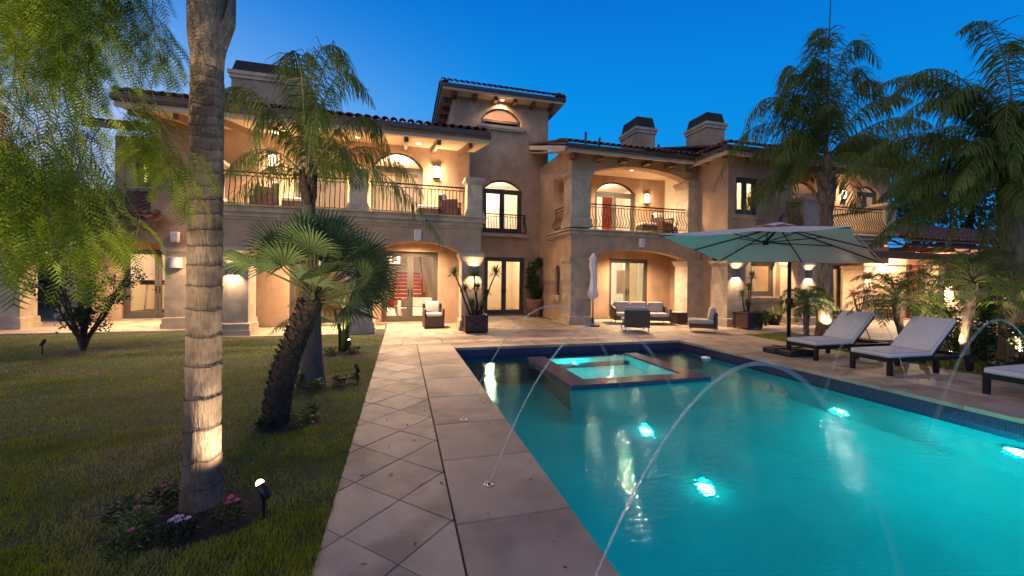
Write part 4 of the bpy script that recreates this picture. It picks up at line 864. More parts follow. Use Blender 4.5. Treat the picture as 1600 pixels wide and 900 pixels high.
lg = make_lounger(); lg.location = (8.05, 6.50, 0); lg['label'] = 'white cushioned sun lounger beside the umbrella base, farthest from the camera'
dup(lg, (8.04, 5.22, 0), rad(-1), 'white cushioned sun lounger between the other two, raised back toward the garden')
dup(lg, (8.16, 3.50, 0), rad(1), 'sun lounger cut by the right edge, nearest the camera')

# ------------------------------------------------------------------ cantilever umbrella
def cantilever():
    t = thing('cantilever_umbrella', 'large pale cantilever umbrella lit green from below over the pool deck', 'umbrella', (8.22, 6.92, 0))
    o = Vector((8.22, 6.92, 0)); P = lambda *a: Vector(a) - o
    F, Rr, L_, B = P(6.55, 7.12, 2.03), P(10.15, 6.34, 2.03), P(4.19, 5.90, 2.36), P(7.25, 5.02, 2.53)
    corners = [F, Rr, B, L_]; ctr = sum(corners, Vector()) / 4; nrm = (F - B).cross(Rr - L_).normalized(); nrm = nrm if nrm.z > 0 else -nrm
    apex = P(6.98, 6.10, 2.66); rim = []
    for i in range(4):
        a, b = corners[i], corners[(i + 1) % 4]; mid = (a + b) / 2 + (ctr - (a + b) / 2) * .015
        rim += [a, mid]
    # canopy panels with a slight sag between ribs
    mb = MB(); n, m = 10, 8
    for i in range(8):
        a, b = rim[i], rim[(i + 1) % 8]; g = []
        for r in range(n + 1):
            for c in range(m + 1):
                u, v = r / n, c / m; e = a.lerp(b, v); p = apex.lerp(e, u); sag = -.055 * 4 * v * (1 - v) * u * (1 - .3 * u)
                g.append(p + Vector((0, 0, sag)) + (ctr - e) * (.025 * 4 * v * (1 - v) * u * u))
        k = m + 1
        mb.add(g, [(r * k + c, r * k + c + 1, (r + 1) * k + c + 1, (r + 1) * k + c) for r in range(n) for c in range(m)])
    build(mb, 'canopy', M['canvas'], t, smooth=True)
    mb = MB(); 
    for i in range(8):
        a, b = apex.lerp(rim[i], .22), apex.lerp(rim[(i + 1) % 8], .22); g = []
        for r in range(3):
            for c in range(5):
                p = (apex + Vector((0, 0, .075))).lerp(a.lerp(b, c / 4) + Vector((0, 0, .035 + .018 * math.sin(c * math.pi / 2 + i))), r / 2); g.append(p)
        mb.add(g, [(r * 5 + c, r * 5 + c + 1, (r + 1) * 5 + c + 1, (r + 1) * 5 + c) for r in range(2) for c in range(4)])
    build(mb, 'vent_cap', M['canvas'], t, smooth=True)
    # valance hem
    mb = MB()
    for i in range(8):
        a, b = rim[i], rim[(i + 1) % 8]; mb.tube([a, b], .008, 5)
    build(mb, 'hem', M['canvas'], t)
    hub = P(6.66, 6.10, 2.33)
    build(MB().tube([hub - Vector((0, 0, .05)), hub + Vector((0, 0, .04))], .05, 10).tube([hub, apex + Vector((0, 0, -.02))], .022, 8), 'hub', M['dark'], t)
    for i in range(8):
        tip = rim[i]; low = Vector((0, 0, -.022))
        rb = build(MB().tube([apex + low, tip + low], .012, 5), 'rib', M['dark'], t)
        build(MB().tube([hub, apex.lerp(tip, .47) + low * 1.6], .010, 5), 'strut', M['dark'], rb)
    mast_top = Vector((.30, .30, 2.86))
    build(MB().tube([(0, 0, .08), (0, 0, 2.15), (.02, .03, 2.5), (.0, .0, 2.8)], .038, 10), 'mast', M['dark'], t, smooth=True)
    build(MB().tube([(0, 0, 2.78), (-.35, -.25, 2.93), (-.9, -.6, 2.93), apex + Vector((0, 0, .08))], .024, 8), 'arm', M['dark'], t, smooth=True)
    build(MB().tube([(.0, -.02, 1.15), (.0, -.10, 1.15), (.0, -.10, 1.0)], .012, 6).box(-.05, .05, -.06, .05, 1.08, 1.22), 'crank', M['dark'], t)
    bs = MB()
    for (x0, x1, y0, y1) in ((-.36, -.01, .01, .34), (.01, .36, .01, .34), (-.36, -.01, -.34, -.01), (.01, .36, -.34, -.01)): bs.box(x0, x1, y0, y1, .0, .125)
    build(bs, 'base_weight', M['plastic'], t, bev=.03, seg=3); build(MB().box(-.40, .40, -.03, .03, .126, .145).box(-.03, .03, -.38, -.031, .126, .144).box(-.03, .03, .031, .38, .126, .144), 'base_cross', M['dark'], t)
cantilever()

# closed parasol by the stone pier
t = thing('closed_parasol', 'folded white parasol standing before the stone pier of the middle wing', 'parasol', (6.22, 12.35, 0))
pole = MB().tube([(0, 0, 0), (0, 0, 1.2), (0, 0, 2.42)], .022, 8); build(pole, 'pole', M['darkwood'], t)
mb = MB(); prof = [(.02, 2.46), (.06, 2.40), (.12, 2.28), (.10, 2.2), (.105, 2.0), (.09, 1.7), (.105, 1.45), (.12, 1.28), (.15, 1.15), (.165, 1.05), (.12, .98), (.09, .93)]
n = 28; vs = []
for r_, z in prof:
    for k in range(n):
        a = 2 * math.pi * k / n; rr_ = r_ * (1 + .22 * math.sin(a * 7 + z * 3) + .08 * math.sin(a * 3 + z * 9)); vs.append((rr_ * math.cos(a) + .02 * math.sin(z * 5), rr_ * math.sin(a), z))
mb.add(vs, [(i * n + k, i * n + (k + 1) % n, (i + 1) * n + (k + 1) % n, (i + 1) * n + k) for i in range(len(prof) - 1) for k in range(n)])
build(mb, 'canopy', M['lwhite'], t, smooth=True); build(MB().tube([(.13, 0, 1.26), (0, .13, 1.25), (-.13, 0, 1.26), (0, -.13, 1.27), (.13, 0, 1.26)], .012, 5), 'strap', M['lwhite'], t)
build(MB().lathe([(.25, 0), (.25, .05), (.05, .08), (.04, .25), (.03, .26)], 20), 'base', M['dark'], t)

# ------------------------------------------------------------------ seating
def cush(x0, x1, y0, y1, z0, z1, name, mat, t, Mx=None, b=.045):
    m = MB().box(x0, x1, y0, y1, z0, z1)
    if Mx is not None: m.rot(Mx)
    o = build(m, name, M[mat], t, bev=min(b, (z1 - z0) * .42, (y1 - y0) * .42), seg=4); o.data.polygons.foreach_set('use_smooth', [True] * 6); return o
def lounge_seat(name, label, cat, W_, D_, loc, rz, arms=True, ncush=1, backh=.62, group='wicker seats of the patio set'):
    """front faces local -Y"""
    t = thing(name, label, cat, loc, rz, group); z = .14
    build(MB().box(-W_ / 2 + .075, W_ / 2 - .075, -D_ / 2, D_ / 2 - .075, z, z + .13), 'seat_base', M['wicker'], t, bev=.01)
    build(MB().box(-W_ / 2, W_ / 2, D_ / 2 - .07, D_ / 2, z, backh), 'backrest', M['wicker'], t, bev=.012)
    if arms:
        for s in (-1, 1):
            x0, x1 = sorted((s * W_ / 2, s * (W_ / 2 - .07)))
            m = MB().add([(x0, -D_ / 2, z), (x1, -D_ / 2, z), (x1, D_ / 2 - .072, z), (x0, D_ / 2 - .072, z), (x0, -D_ / 2, backh - .1), (x1, -D_ / 2, backh - .1), (x1, D_ / 2 - .072, backh - .01), (x0, D_ / 2 - .072, backh - .01)], [(0, 3, 2, 1), (4, 5, 6, 7), (0, 1, 5, 4), (1, 2, 6, 5), (2, 3, 7, 6), (3, 0, 4, 7)])
            build(m, 'armrest', M['wicker'], t, bev=.012)
    for sx in (-1, 1):
        for sy in (-1, 1): build(MB().box(sx * (W_ / 2 - .04) - .012, sx * (W_ / 2 - .04) + .012, sy * (D_ / 2 - .04) - .012, sy * (D_ / 2 - .04) + .012, 0, z), 'leg', M['steel'], t)
    iw = (W_ - (.16 if arms else .02)); cw = iw / ncush
    for i in range(ncush):
        a = -iw / 2 + i * cw + .006; b = a + cw - .012
        cush(a, b, -D_ / 2 - .01, D_ / 2 - .09, z + .132, z + .26, 'seat_cushion', 'cushion', t)
        cush(a + .02, b - .02, 0, .15, 0, .40, 'back_cushion', 'cushion', t, Matrix.Translation((0, D_ / 2 - .27, z + .255)) @ Matrix.Rotation(rad(-12), 4, 'X'), b=.06)
    return t
lounge_seat('patio_sofa', 'wicker sofa with grey cushions and backrest toward the glass door', 'sofa', 2.0, .82, (8.35, 12.85, 0), rad(-18), ncush=3, backh=.66)
lounge_seat('patio_armchair', 'wicker armchair seen from behind in front of the sofa', 'armchair', .76, .72, (6.98, 11.02, 0), rad(160), backh=.66, arms=False)
lounge_seat('patio_armchair', 'armless wicker chair facing the sofa from the right', 'armchair', .72, .78, (8.98, 10.42, 0), rad(-128), arms=False, backh=.62)
t = thing('side_table', 'low dark side table at the right end of the wicker sofa', 'table', (9.75, 12.55, 0))
build(MB().box(-.22, .22, -.22, .22, .03, .40), 'cabinet', M['darkwood'], t, bev=.006); build(MB().box(-.24, .24, -.24, .24, .402, .43), 'table_top', M['cushion'], t, bev=.006)
for sx in (-1, 1):
    for sy in (-1, 1): build(MB().box(sx * .19 - .02, sx * .19 + .02, sy * .19 - .02, sy * .19 + .02, 0, .03), 'leg', M['steel'], t)
def tub_chair(name, label, loc, rz, group=None):
    wk = 'darkwood' if group else 'wicker'
    t = thing(name, label, 'armchair', loc, rz, group)
    build(MB().box(-.31, .31, -.30, .30, .02, .36), 'seat_base', M[wk], t, bev=.02)
    build(MB().box(-.31, .31, .23, .30, .362, .74), 'backrest', M[wk], t, bev=.02)
    for s in (-1, 1): build(MB().box(min(s * .31, s * .25), max(s * .31, s * .25), -.30, .229, .362, .60), 'armrest', M[wk], t, bev=.02)
    for sx in (-1, 1):
        for sy in (-1, 1): build(MB().box(sx * .28 - .02, sx * .28 + .02, sy * .27 - .02, sy * .27 + .02, 0, .02), 'leg', M['dark'], t)
    cush(-.24, .24, -.31, .2, .364, .47, 'seat_cushion', 'pillow', t); cush(-.22, .22, 0, .13, 0, .38, 'pillow', 'pillow', t, Matrix.Translation((0, .08, .46)) @ Matrix.Rotation(rad(-14), 4, 'X'), b=.055)
    return t
tub_chair('wicker_chair', 'dark wicker tub chair with a white pillow beside the double doors', (.97, 12.95, 0), rad(4))
tub_chair('balcony_chair', 'dark chair with pale cushion at the left end of the left balcony', (-3.75, 12.7, FZ), rad(-60), 'chairs on the balconies'); tub_chair('balcony_chair', 'dark chair with pale cushion at the right end of the left balcony', (1.45, 12.85, FZ), rad(70), 'chairs on the balconies'); tub_chair('balcony_chair', 'dark chair with patterned pillow on the middle balcony', (9.85, 13.7, FZ), rad(15), 'chairs on the balconies')
t = thing('footstool', 'low footstool before the chair on the middle balcony', 'footstool', (9.0, 13.5, FZ)); build(MB().box(-.3, .3, -.25, .25, .05, .22), 'stool_base', M['wicker'], t, bev=.01); cush(-.3, .3, -.25, .25, .222, .32, 'seat_cushion', 'pillow', t)
for sx in (-1, 1):
    for sy in (-1, 1): build(MB().box(sx * .27 - .02, sx * .27 + .02, sy * .22 - .02, sy * .22 + .02, 0, .05), 'leg', M['dark'], t)
for x, lb in ((-2.95, 'long footstool in front of the left chair on the left balcony'), (.75, 'long footstool in front of the right chair on the left balcony')):
    t = thing('footstool', lb, 'footstool', (x, 12.75, FZ)); build(MB().box(-.32, .32, -.25, .25, .05, .25), 'stool_base', M['wicker'], t, bev=.01); cush(-.32, .32, -.25, .25, .252, .36, 'seat_cushion', 'pillow', t)
# bench, stool at the far right
t = thing('garden_bench', 'small iron garden bench against the pale wall', 'bench', (20.45, 12.35, 0), rad(0))
for k in range(6): build(MB().box(-.75, .75, -.25 + k * .085, -.19 + k * .085, .42, .45), 'slat', M['darkwood'], t)
for k in range(3): build(MB().box(-.75, .75, .26, .29, .52 + k * .12, .60 + k * .12), 'slat', M['iron'], t)
for s in (-1, 1): build(MB().tube([(s * .76, -.26, 0), (s * .76, -.20, .42), (s * .76, -.3, .55), (s * .76, -.1, .66), (s * .76, .25, .62), (s * .76, .3, .9)], .02, 6).tube([(s * .76, .3, 0), (s * .76, .22, .42), (s * .76, .28, .62)], .02, 6).tube([(s * .76, -.2, .42), (s * .76, .22, .42)], .018, 6), 'side_frame', M['iron'], t)
t = thing('bar_stool', 'dark iron stool against the glaring light at the far right', 'stool', (20.9, 10.9, 0))
build(MB().lathe([(.18, .70), (.19, .72), (.18, .74)], 20), 'seat', M['iron'], t); build(MB().tube([(0, 0, .45), (0, 0, .70)], .02, 8), 'stem', M['iron'], t)
for k in range(4):
    a = math.pi / 4 + k * math.pi / 2; c, s = math.cos(a), math.sin(a); build(MB().tube([(.04 * c, .04 * s, .55), (.14 * c, .14 * s, .5), (.19 * c, .19 * s, .3), (.24 * c, .24 * s, 0)], .014, 6), 'leg', M['iron'], t)
build(MB().tube([(.205 * math.cos(a * .524), .205 * math.sin(a * .524), .2) for a in range(13)], .010, 6), 'foot_ring', M['iron'], t)
# round wall ring
t = thing('wall_ring', 'round iron ring hung on the wall behind the tall palm trunk', 'wall ornament', (15.0, 12.2, 1.8))
build(MB().tube([(.30 * math.cos(a * .3927), 0, .30 * math.sin(a * .3927)) for a in range(17)], .022, 6), 'ring', M['iron'], t); build(MB().box(-.02, .02, -.02, .1, -.34, -.28), 'bracket', M['iron'], t)

# ------------------------------------------------------------------ things inside the rooms
t = thing('indoor_sofa', 'cream sofa with cushions seen through the double doors', 'sofa', (.35, 15.55, .02)); build(MB().box(-.5, .9, -.4, .4, .06, .42).box(-.5, -.36, -.4, .4, .421, .66).box(.76, .9, -.4, .4, .421, .66), 'sofa_body', M['white'], t, bev=.03); build(MB().box(-.36, .76, .28, .4, .422, .76), 'backrest', M['white'], t, bev=.03)
for x in (-.1, .25, .58): cush(x - .2, x + .2, 0, .12, 0, .36, 'pillow', 'pillow', t, Matrix.Translation((0, .1, .44)) @ Matrix.Rotation(rad(-15), 4, 'X'))
t = thing('ottoman', 'white round ottoman on the floor behind the left door leaf', 'ottoman', (-.45, 15.5, .02)); build(MB().lathe([(.2, 0), (.34, .08), (.33, .3), (.15, .42), (.01, .43)], 20), 'cushion', M['white'], t, smooth=True)
def picture(loc, w, h, label, col=(.12, .08, .06), rz=0):
    t = thing('picture', label, 'picture', loc, rz); build(MB().extr([R2(-w / 2, w / 2, -h / 2, h / 2), R2(-w / 2 + .04, w / 2 - .04, -h / 2 + .04, h / 2 - .04)], 'y', -.03, 0), 'frame', M['darkwood'], t); build(MB().box(-w / 2 + .041, w / 2 - .041, -.012, -.002, -h / 2 + .041, h / 2 - .041), 'mount', M['white'], t); build(MB().box(-w / 5, w / 5, -.016, -.0125, -h / 5, h / 5), 'print', pm('print', col, rough=.6), t)
picture((-.3, 17.3, 2.35), .5, .55, 'dark framed picture above the stairs'); picture((13.75, 15.55, 2.05), .32, .38, 'upper of two small framed prints in the bay window'); picture((13.75, 15.55, 1.50), .32, .38, 'lower of two small framed prints in the bay window')
picture((9.85, 18.95, 1.85), .35, .45, 'small framed picture in the bathroom'); picture((-7.4, 19.95, 1.55), .5, 1.0, 'framed mirror on the gym wall', (.5, .5, .5))
t = thing('vanity', 'white wash stand with mirror inside the middle glass door', 'vanity', (8.9, 16.8, .02)); build(MB().box(-.6, .35, -.25, .25, 0, .82), 'cabinet', M['white'], t, bev=.01); build(MB().box(-.63, .38, -.28, .28, .822, .86), 'counter', M['white'], t); build(MB().lathe([(.12, .86), (.2, .98), (.19, .98), (.1, .88)], 16, (-.1, 0, 0)), 'basin', M['white'], t)
M['stonewall'] = pm('pebble_tile', (.45, .38, .22), (.2, .17, .1), scale=30, rough=.5, bump=.5, bs=40)
t = thing('shower_wall', 'pebbled shower wall inside the middle glass door', 'wall panel', (10.3, 16.6, .02)); build(MB().box(-.35, .35, 0, .1, 0, 2.7), 'panel', M['stonewall'], t); build(MB().box(-.75, -.37, .0, .04, .9, 2.0), 'mirror', M['steel'], t)
t = thing('treadmill', 'treadmill standing behind the gym door glass', 'treadmill', (-9.1, 17.9, .02)); build(MB().box(-.4, .4, -.8, .8, .08, .2), 'deck', M['dark'], t, bev=.02)
for s in (-1, 1): build(MB().tube([(s * .36, .6, .15), (s * .36, .75, 1.15), (s * .36, .35, 1.25)], .035, 8), 'upright', M['steel'], t)
build(MB().box(-.4, .4, .35, .5, 1.15, 1.32), 'console', M['dark'], t); build(MB().box(-.38, -.3, -.7, .7, 0, .079).box(.3, .38, -.7, .7, 0, .079), 'foot', M['dark'], t)
t = thing('exercise_bike', 'small exercise machine right of the treadmill behind the gym glass', 'exercise bike', (-8.2, 18.0, .02)); build(MB().tube([(-.1, -.4, .05), (0, 0, .4), (.05, .4, 1.1)], .04, 8).tube([(0, 0, .4), (0, -.3, .8)], .03, 8).box(-.12, .12, -.4, -.2, .8, .86), 'bike_frame', M['steel'], t); build(MB().box(-.25, .25, -.45, -.38, 0, .05).box(-.25, .25, .3, .37, 0, .05), 'foot', M['dark'], t)
for x, rzz, lb in ((-.4, 0, 'left'),): pass
t = thing('curtain', 'pale curtain hanging behind the door nearest the leaning palm', 'curtain', (-2.9, 14.75, .02))
mb = MB(); vs = [(-.25 + .5 * i / 30, .03 * math.sin(i * 1.3), z) for z in (0, 2.6) for i in range(31)]; mb.add(vs, [(i, i + 1, 32 + i, 31 + i) for i in range(30)]); build(mb, 'drape', M['pillow'], t, smooth=True); build(MB().tube([(-.5, 0, 2.62), (.6, 0, 2.62)], .015, 6), 'curtain_rod', M['dark'], t)
t = thing('interior_door', 'red brown door standing open behind the middle balcony door', 'door', (9.1, 16.6, 3.42), rad(12)); build(MB().box(-.35, .35, 0, .05, 0, 2.0), 'door_panel', M['redwood'], t); build(MB().lathe([(.03, 0), (.03, .05)], 10, (-.28, -.04, .95)), 'knob', M['steel'], t)
t = thing('window_blind', 'white slatted blind behind the tower balcony door', 'blind', (3.9, 19.6, 3.5))
for k in range(6): build(MB().box(-.95, .95, 0, .02, .05 + k * .42, .05 + k * .42 + .39), 'panel', M['white'], t)
# ------------------------------------------------------------------ plants
def unit(v): return v / (np.linalg.norm(v, axis=-1, keepdims=True) + 1e-9)
def bez(P, n):
    P = np.array([tuple(p) for p in P], dtype=float); t = np.linspace(0, 1, n)[:, None]
    if len(P) == 3: return (1 - t) ** 2 * P[0] + 2 * t * (1 - t) * P[1] + t * t * P[2]
    return (1 - t) ** 3 * P[0] + 3 * t * (1 - t) ** 2 * P[1] + 3 * t * t * (1 - t) * P[2] + t ** 3 * P[3]
def frond_mesh(mb, P, leaf=.42, n=46, hang=.6, wid=.022, droop=.7, start=.14, jit=.25, fwd=.55, stalk=.016):
    pts = bez(P, n + 1); T = unit(np.gradient(pts, axis=0)); up = np.array([0, 0, 1.]); S = unit(np.cross(T, up)); Nn = unit(np.cross(S, T))
    t = np.linspace(0, 1, n + 1); V = []; F5 = []
    for sgn in (-1, 1):
        m = t > start; p = pts[m] + rng.normal(0, .004, (m.sum(), 3)); tt = (t[m] - start) / (1 - start); k = len(p)
        ln = leaf * (np.sin(np.pi * np.clip(tt * .86 + .12, 0, 1)) ** .6) * (1 + rng.normal(0, .10, k))
        D = unit(S[m] * sgn * (1 - .35 * hang) + T[m] * (fwd + rng.normal(0, .12, (k, 1))) - up * hang * (.8 + rng.normal(0, jit, (k, 1))) + Nn[m] * (rng.normal(0, jit, (k, 1))))
        D2 = unit(D - up * droop * (1 + rng.normal(0, .2, (k, 1)))); D3 = unit(D2 - up * droop * .8)
        w = unit(np.cross(D, np.cross(T[m], D) + .01)) ; w = unit(T[m] - D * (T[m] * D).sum(1, keepdims=True)) * wid / 2
        a = p; b = p + D * ln[:, None] * .4; c = b + D2 * ln[:, None] * .35; d = c + D3 * ln[:, None] * .25
        V.append(np.stack([a - w * .5, a + w * .5, b + w, b - w, c + w * .7, c - w * .7, d], 1).reshape(-1, 3))
    V = np.concatenate(V); q = len(V) // 7; o = (np.arange(q) * 7)[:, None]
    mb.np(V, np.concatenate([o + [0, 1, 2, 3], o + [3, 2, 4, 5]])); mb.np(V[:0], np.zeros((0, 3), int))
    Vt = V.reshape(-1, 7, 3)[:, 4:7].reshape(-1, 3); mb.np(Vt, (np.arange(q) * 3)[:, None] + [0, 1, 2])
    return pts
def frond(parent, P, mat='palmleaf', name='frond', **k):
    mb = MB(); st = k.pop('stalk', .016); pts = frond_mesh(mb, P, **k); o = build(mb, name, M[mat], parent)
    s = MB().tube([tuple(p) for p in pts[::4]], [st * (1 - .85 * i / len(pts[::4])) for i in range(len(pts[::4]))], 5); build(s, 'stalk', M['rachis'], o); return o
def arc(b, az, el, L, droop):
    """frond curve from base b, azimuth az (rad, world), initial elevation el, length L"""
    b = Vector(b); h = Vector((math.cos(az), math.sin(az), 0)); d = h * math.cos(el) + Vector((0, 0, math.sin(el)))
    p1 = b + d * L * .36; p2 = p1 + (d + Vector((0, 0, -droop * .75))).normalized() * L * .34; p3 = p2 + (d * .5 + h * .15 + Vector((0, 0, -droop * 1.7))).normalized() * L * .34
    return [b, p1, p2, p3]
YAW = rad(15.3); CR = Vector((math.cos(YAW), -math.sin(YAW), 0)); CF = Vector((math.sin(YAW), math.cos(YAW), 0))
def trunk_mesh(path, r0, r1, ring=.24, n=20, rag=.05, amp=.02, seg=5, flare=1.0):
    """ringed palm trunk along a path; each ring steps in at the leaf scar"""
    P = [Vector(p) for p in path]; L = [0]
    for a, b in zip(P[:-1], P[1:]): L.append(L[-1] + (b - a).length)
    tot = L[-1]; m = int(tot / ring * seg); vs = []
    for i in range(m + 1):
        s = tot * i / m; k = max(j for j in range(len(L)) if L[j] <= s + 1e-6); k = min(k, len(P) - 2); f = (s - L[k]) / (L[k + 1] - L[k])
        c = P[k].lerp(P[k + 1], f); ph = (s / ring) % 1.0; base = r0 + (r1 - r0) * (s / tot) + .10 * flare * math.exp(-s / .16)
        for q in range(n):
            a = 2 * math.pi * q / n
            w = mnoise.noise(Vector((math.cos(a) * 1.5, math.sin(a) * 1.5, s * 1.2 + r0 * 50))) * rag
            ph2 = ((s + w * .9) / ring) % 1.0
            r = base * (1 + amp * 3 * (ph2 ** 3) ) + (.008 * mnoise.noise(Vector((math.cos(a) * 5, math.sin(a) * 5, s * 9))))
            vs.append((c.x + r * math.cos(a), c.y + r * math.sin(a), c.z))
    fs = [(i * n + k, i * n + (k + 1) % n, (i + 1) * n + (k + 1) % n, (i + 1) * n + k) for i in range(m) for k in range(n)]
    return MB().add(vs, fs + [tuple(m * n + k for k in range(n))])
def boots(parent, c, r0, r1, h, n=14, mat='boot', tilt=.35, w=.12):
    """old leaf bases wrapped round the top of a trunk"""
    for i in range(n):
        a = i * 2.4; z = h * (i / n); b = Vector(c) + Vector((math.cos(a) * r0 * .8, math.sin(a) * r0 * .8, z)); d = Vector((math.cos(a), math.sin(a), 0)); s = Vector((-math.sin(a), math.cos(a), 0))
        top = b + d * (r1 * .6 + tilt * .12) + Vector((0, 0, .34 + random.uniform(0, .2))); mid = b.lerp(top, .5) + d * .03
        vs = []; prof = [(b, w * 1.5, .5), (mid, w * 1.1, .5), (top, w * .35, .3)]
        for p, ww, cv in prof:
            for k in range(5):
                u = k / 4 * 2 - 1; vs.append(p + s * ww * u - d * (ww * .45 * u * u))
        for p, ww, cv in prof:
            for k in range(5):
                u = k / 4 * 2 - 1; vs.append(p + s * ww * u * .95 - d * (ww * .45 * u * u + .02))
        q = [(r * 5 + k, r * 5 + k + 1, (r + 1) * 5 + k + 1, (r + 1) * 5 + k) for r in range(2) for k in range(4)]
        q += [tuple(x + 15 for x in f)[::-1] for f in q] + [(10, 11, 26, 25), (11, 12, 27, 26), (12, 13, 28, 27), (13, 14, 29, 28), (0, 5, 20, 15), (5, 10, 25, 20), (4, 9, 24, 19), (9, 14, 29, 24)]
        build(MB().add(vs, q), 'leaf_base', M[mat], parent, smooth=True)

# --- foreground palm trunk
def barkmat():
    m, nt, out = newmat('ringed_bark'); L = nt.links.new
    tc = N(nt, 'ShaderNodeTexCoord'); mp = N(nt, 'ShaderNodeMapping'); mp.inputs['Scale'].default_value = (70, 70, 14); L(tc.outputs['Object'], mp.inputs[0])
    n = N(nt, 'ShaderNodeTexNoise'); n.inputs['Scale'].default_value = 1; n.inputs['Detail'].default_value = 6; L(mp.outputs[0], n.inputs['Vector'])
    n2 = N(nt, 'ShaderNodeTexNoise'); n2.inputs['Scale'].default_value = 7; n2.inputs['Detail'].default_value = 6; L(tc.outputs['Object'], n2.inputs['Vector'])
    c = N(nt, 'ShaderNodeValToRGB'); L(n2.outputs['Fac'], c.inputs[0]); e = c.color_ramp.elements; e[0].position = .3; e[0].color = (.085, .056, .036, 1); e[1].position = .7; e[1].color = (.25, .175, .12, 1)
    c2 = N(nt, 'ShaderNodeValToRGB'); L(n.outputs['Fac'], c2.inputs[0]); e = c2.color_ramp.elements; e[0].position = .38; e[0].color = (.45, .42, .4, 1); e[1].position = .55; e[1].color = (1, 1, 1, 1)
    mu = N(nt, 'ShaderNodeMixRGB', blend_type='MULTIPLY'); mu.inputs[0].default_value = .5; L(c.outputs[0], mu.inputs[1]); L(c2.outputs[0], mu.inputs[2])
    b = N(nt, 'ShaderNodeBsdfPrincipled'); L(mu.outputs[0], b.inputs['Base Color']); b.inputs['Roughness'].default_value = .9
    ad = N(nt, 'ShaderNodeMath', operation='ADD'); L(n.outputs['Fac'], ad.inputs[0]); L(n2.outputs['Fac'], ad.inputs[1])
    bp = N(nt, 'ShaderNodeBump'); bp.inputs['Strength'].default_value = .9; bp.inputs['Distance'].default_value = .012; L(ad.outputs[0], bp.inputs['Height']); L(bp.outputs[0], b.inputs['Normal']); L(b.outputs[0], out.inputs[0]); return m
M['ringbark'] = barkmat()
def ragged_ring(c, r, h, n=64, drop=.03):
    """frayed fibre edge at a leaf scar"""
    vs, fs = [], []
    for k in range(n):
        a = 2 * math.pi * k / n; zz = mnoise.noise(Vector((math.cos(a) * 1.5, math.sin(a) * 1.5, h * 1.2))) * .02
        for da, rr, dz in ((-.03, r, .0), (.03, r, .0), (.0, r + .004 + random.uniform(0, .006), random.uniform(.006, drop * .6))):
            vs.append((c[0] + rr * math.cos(a + da), c[1] + rr * math.sin(a + da), c[2] + h - zz + dz))
        fs.append((3 * k, 3 * k + 1, 3 * k + 2))
    return MB().add(vs, fs)
t = thing('queen_palm', 'massive ringed palm trunk in the flower bed, lit by a spotlight, nearest the camera', 'palm tree', (-1.31, 3.23, 0))
hs = [0, .16, .34, .55, .76, .98, 1.18, 1.36, 1.52, 1.66, 1.79, 1.90, 2.01, 2.11, 2.20, 2.29, 2.37, 2.45, 2.53, 2.60, 2.67, 2.74, 2.81, 2.87, 2.93, 3.0]
n = 48; vs = []; rows = []
def prad(z): return .094 + .030 * math.exp(-z / .22) + .010 * (1 - z / 3)
zl = []
for a, b in zip(hs[:-1], hs[1:]):
    for s in (0, .12, .4, .75, .93, .985): zl.append((a + (b - a) * s, s, b - a))
zl.append((3.0, 0, .1))
for z, s, hh in zl:
    for q in range(n):
        a = 2 * math.pi * q / n; zz = mnoise.noise(Vector((math.cos(a) * 1.5, math.sin(a) * 1.5, round(z - s * hh, 3) * 1.2))) * .02
        st = {0: -.003, .12: -.001, .4: 0, .75: .001, .93: .003, .985: .004}.get(s, 0) * min(1.0, hh / .12)
        r = prad(z) + st + .006 * mnoise.noise(Vector((math.cos(a) * 4, math.sin(a) * 4, z * 6)))
        vs.append((r * math.cos(a), r * math.sin(a), z - zz))
fs = [(i * n + k, i * n + (k + 1) % n, (i + 1) * n + (k + 1) % n, (i + 1) * n + k) for i in range(len(zl) - 1) for k in range(n)]
tr_ = build(MB().add(vs, fs), 'trunk', M['ringbark'], t, smooth=True)
sc = MB(); 
for h in hs[1:-1]:
    sc.tube([((prad(h) + .001) * math.cos(a), (prad(h) + .001) * math.sin(a), h - .004 - mnoise.noise(Vector((math.cos(a) * 1.5, math.sin(a) * 1.5, h * 1.2))) * .02) for a in [2 * math.pi * q / 40 for q in range(41)]], .0035 if h < 2.2 else .0025, 5)
build(sc, 'leaf_scars', M['darkbark'], tr_)['kind'] = 'stuff'
for h in hs[1:-1]: build(ragged_ring((0, 0, 0), prad(h) + .002, h, drop=.035 if h < 2 else .02), 'bark_fringe', M['ringbark'], tr_)
build(MB().lathe([(.094, 2.98), (.098, 3.1), (.115, 3.22), (.12, 3.5), (.11, 4.2), (.08, 4.6)], 24), 'crownshaft', M['boot'], t, smooth=True)
boots(t, (0, 0, 3.14), .125, .04, 1.3, 22, w=.06)
for i in range(10): frond(t, arc((0, 0, 4.6), i * 2.4, .9, 2.3, .35), leaf=.5, n=44)
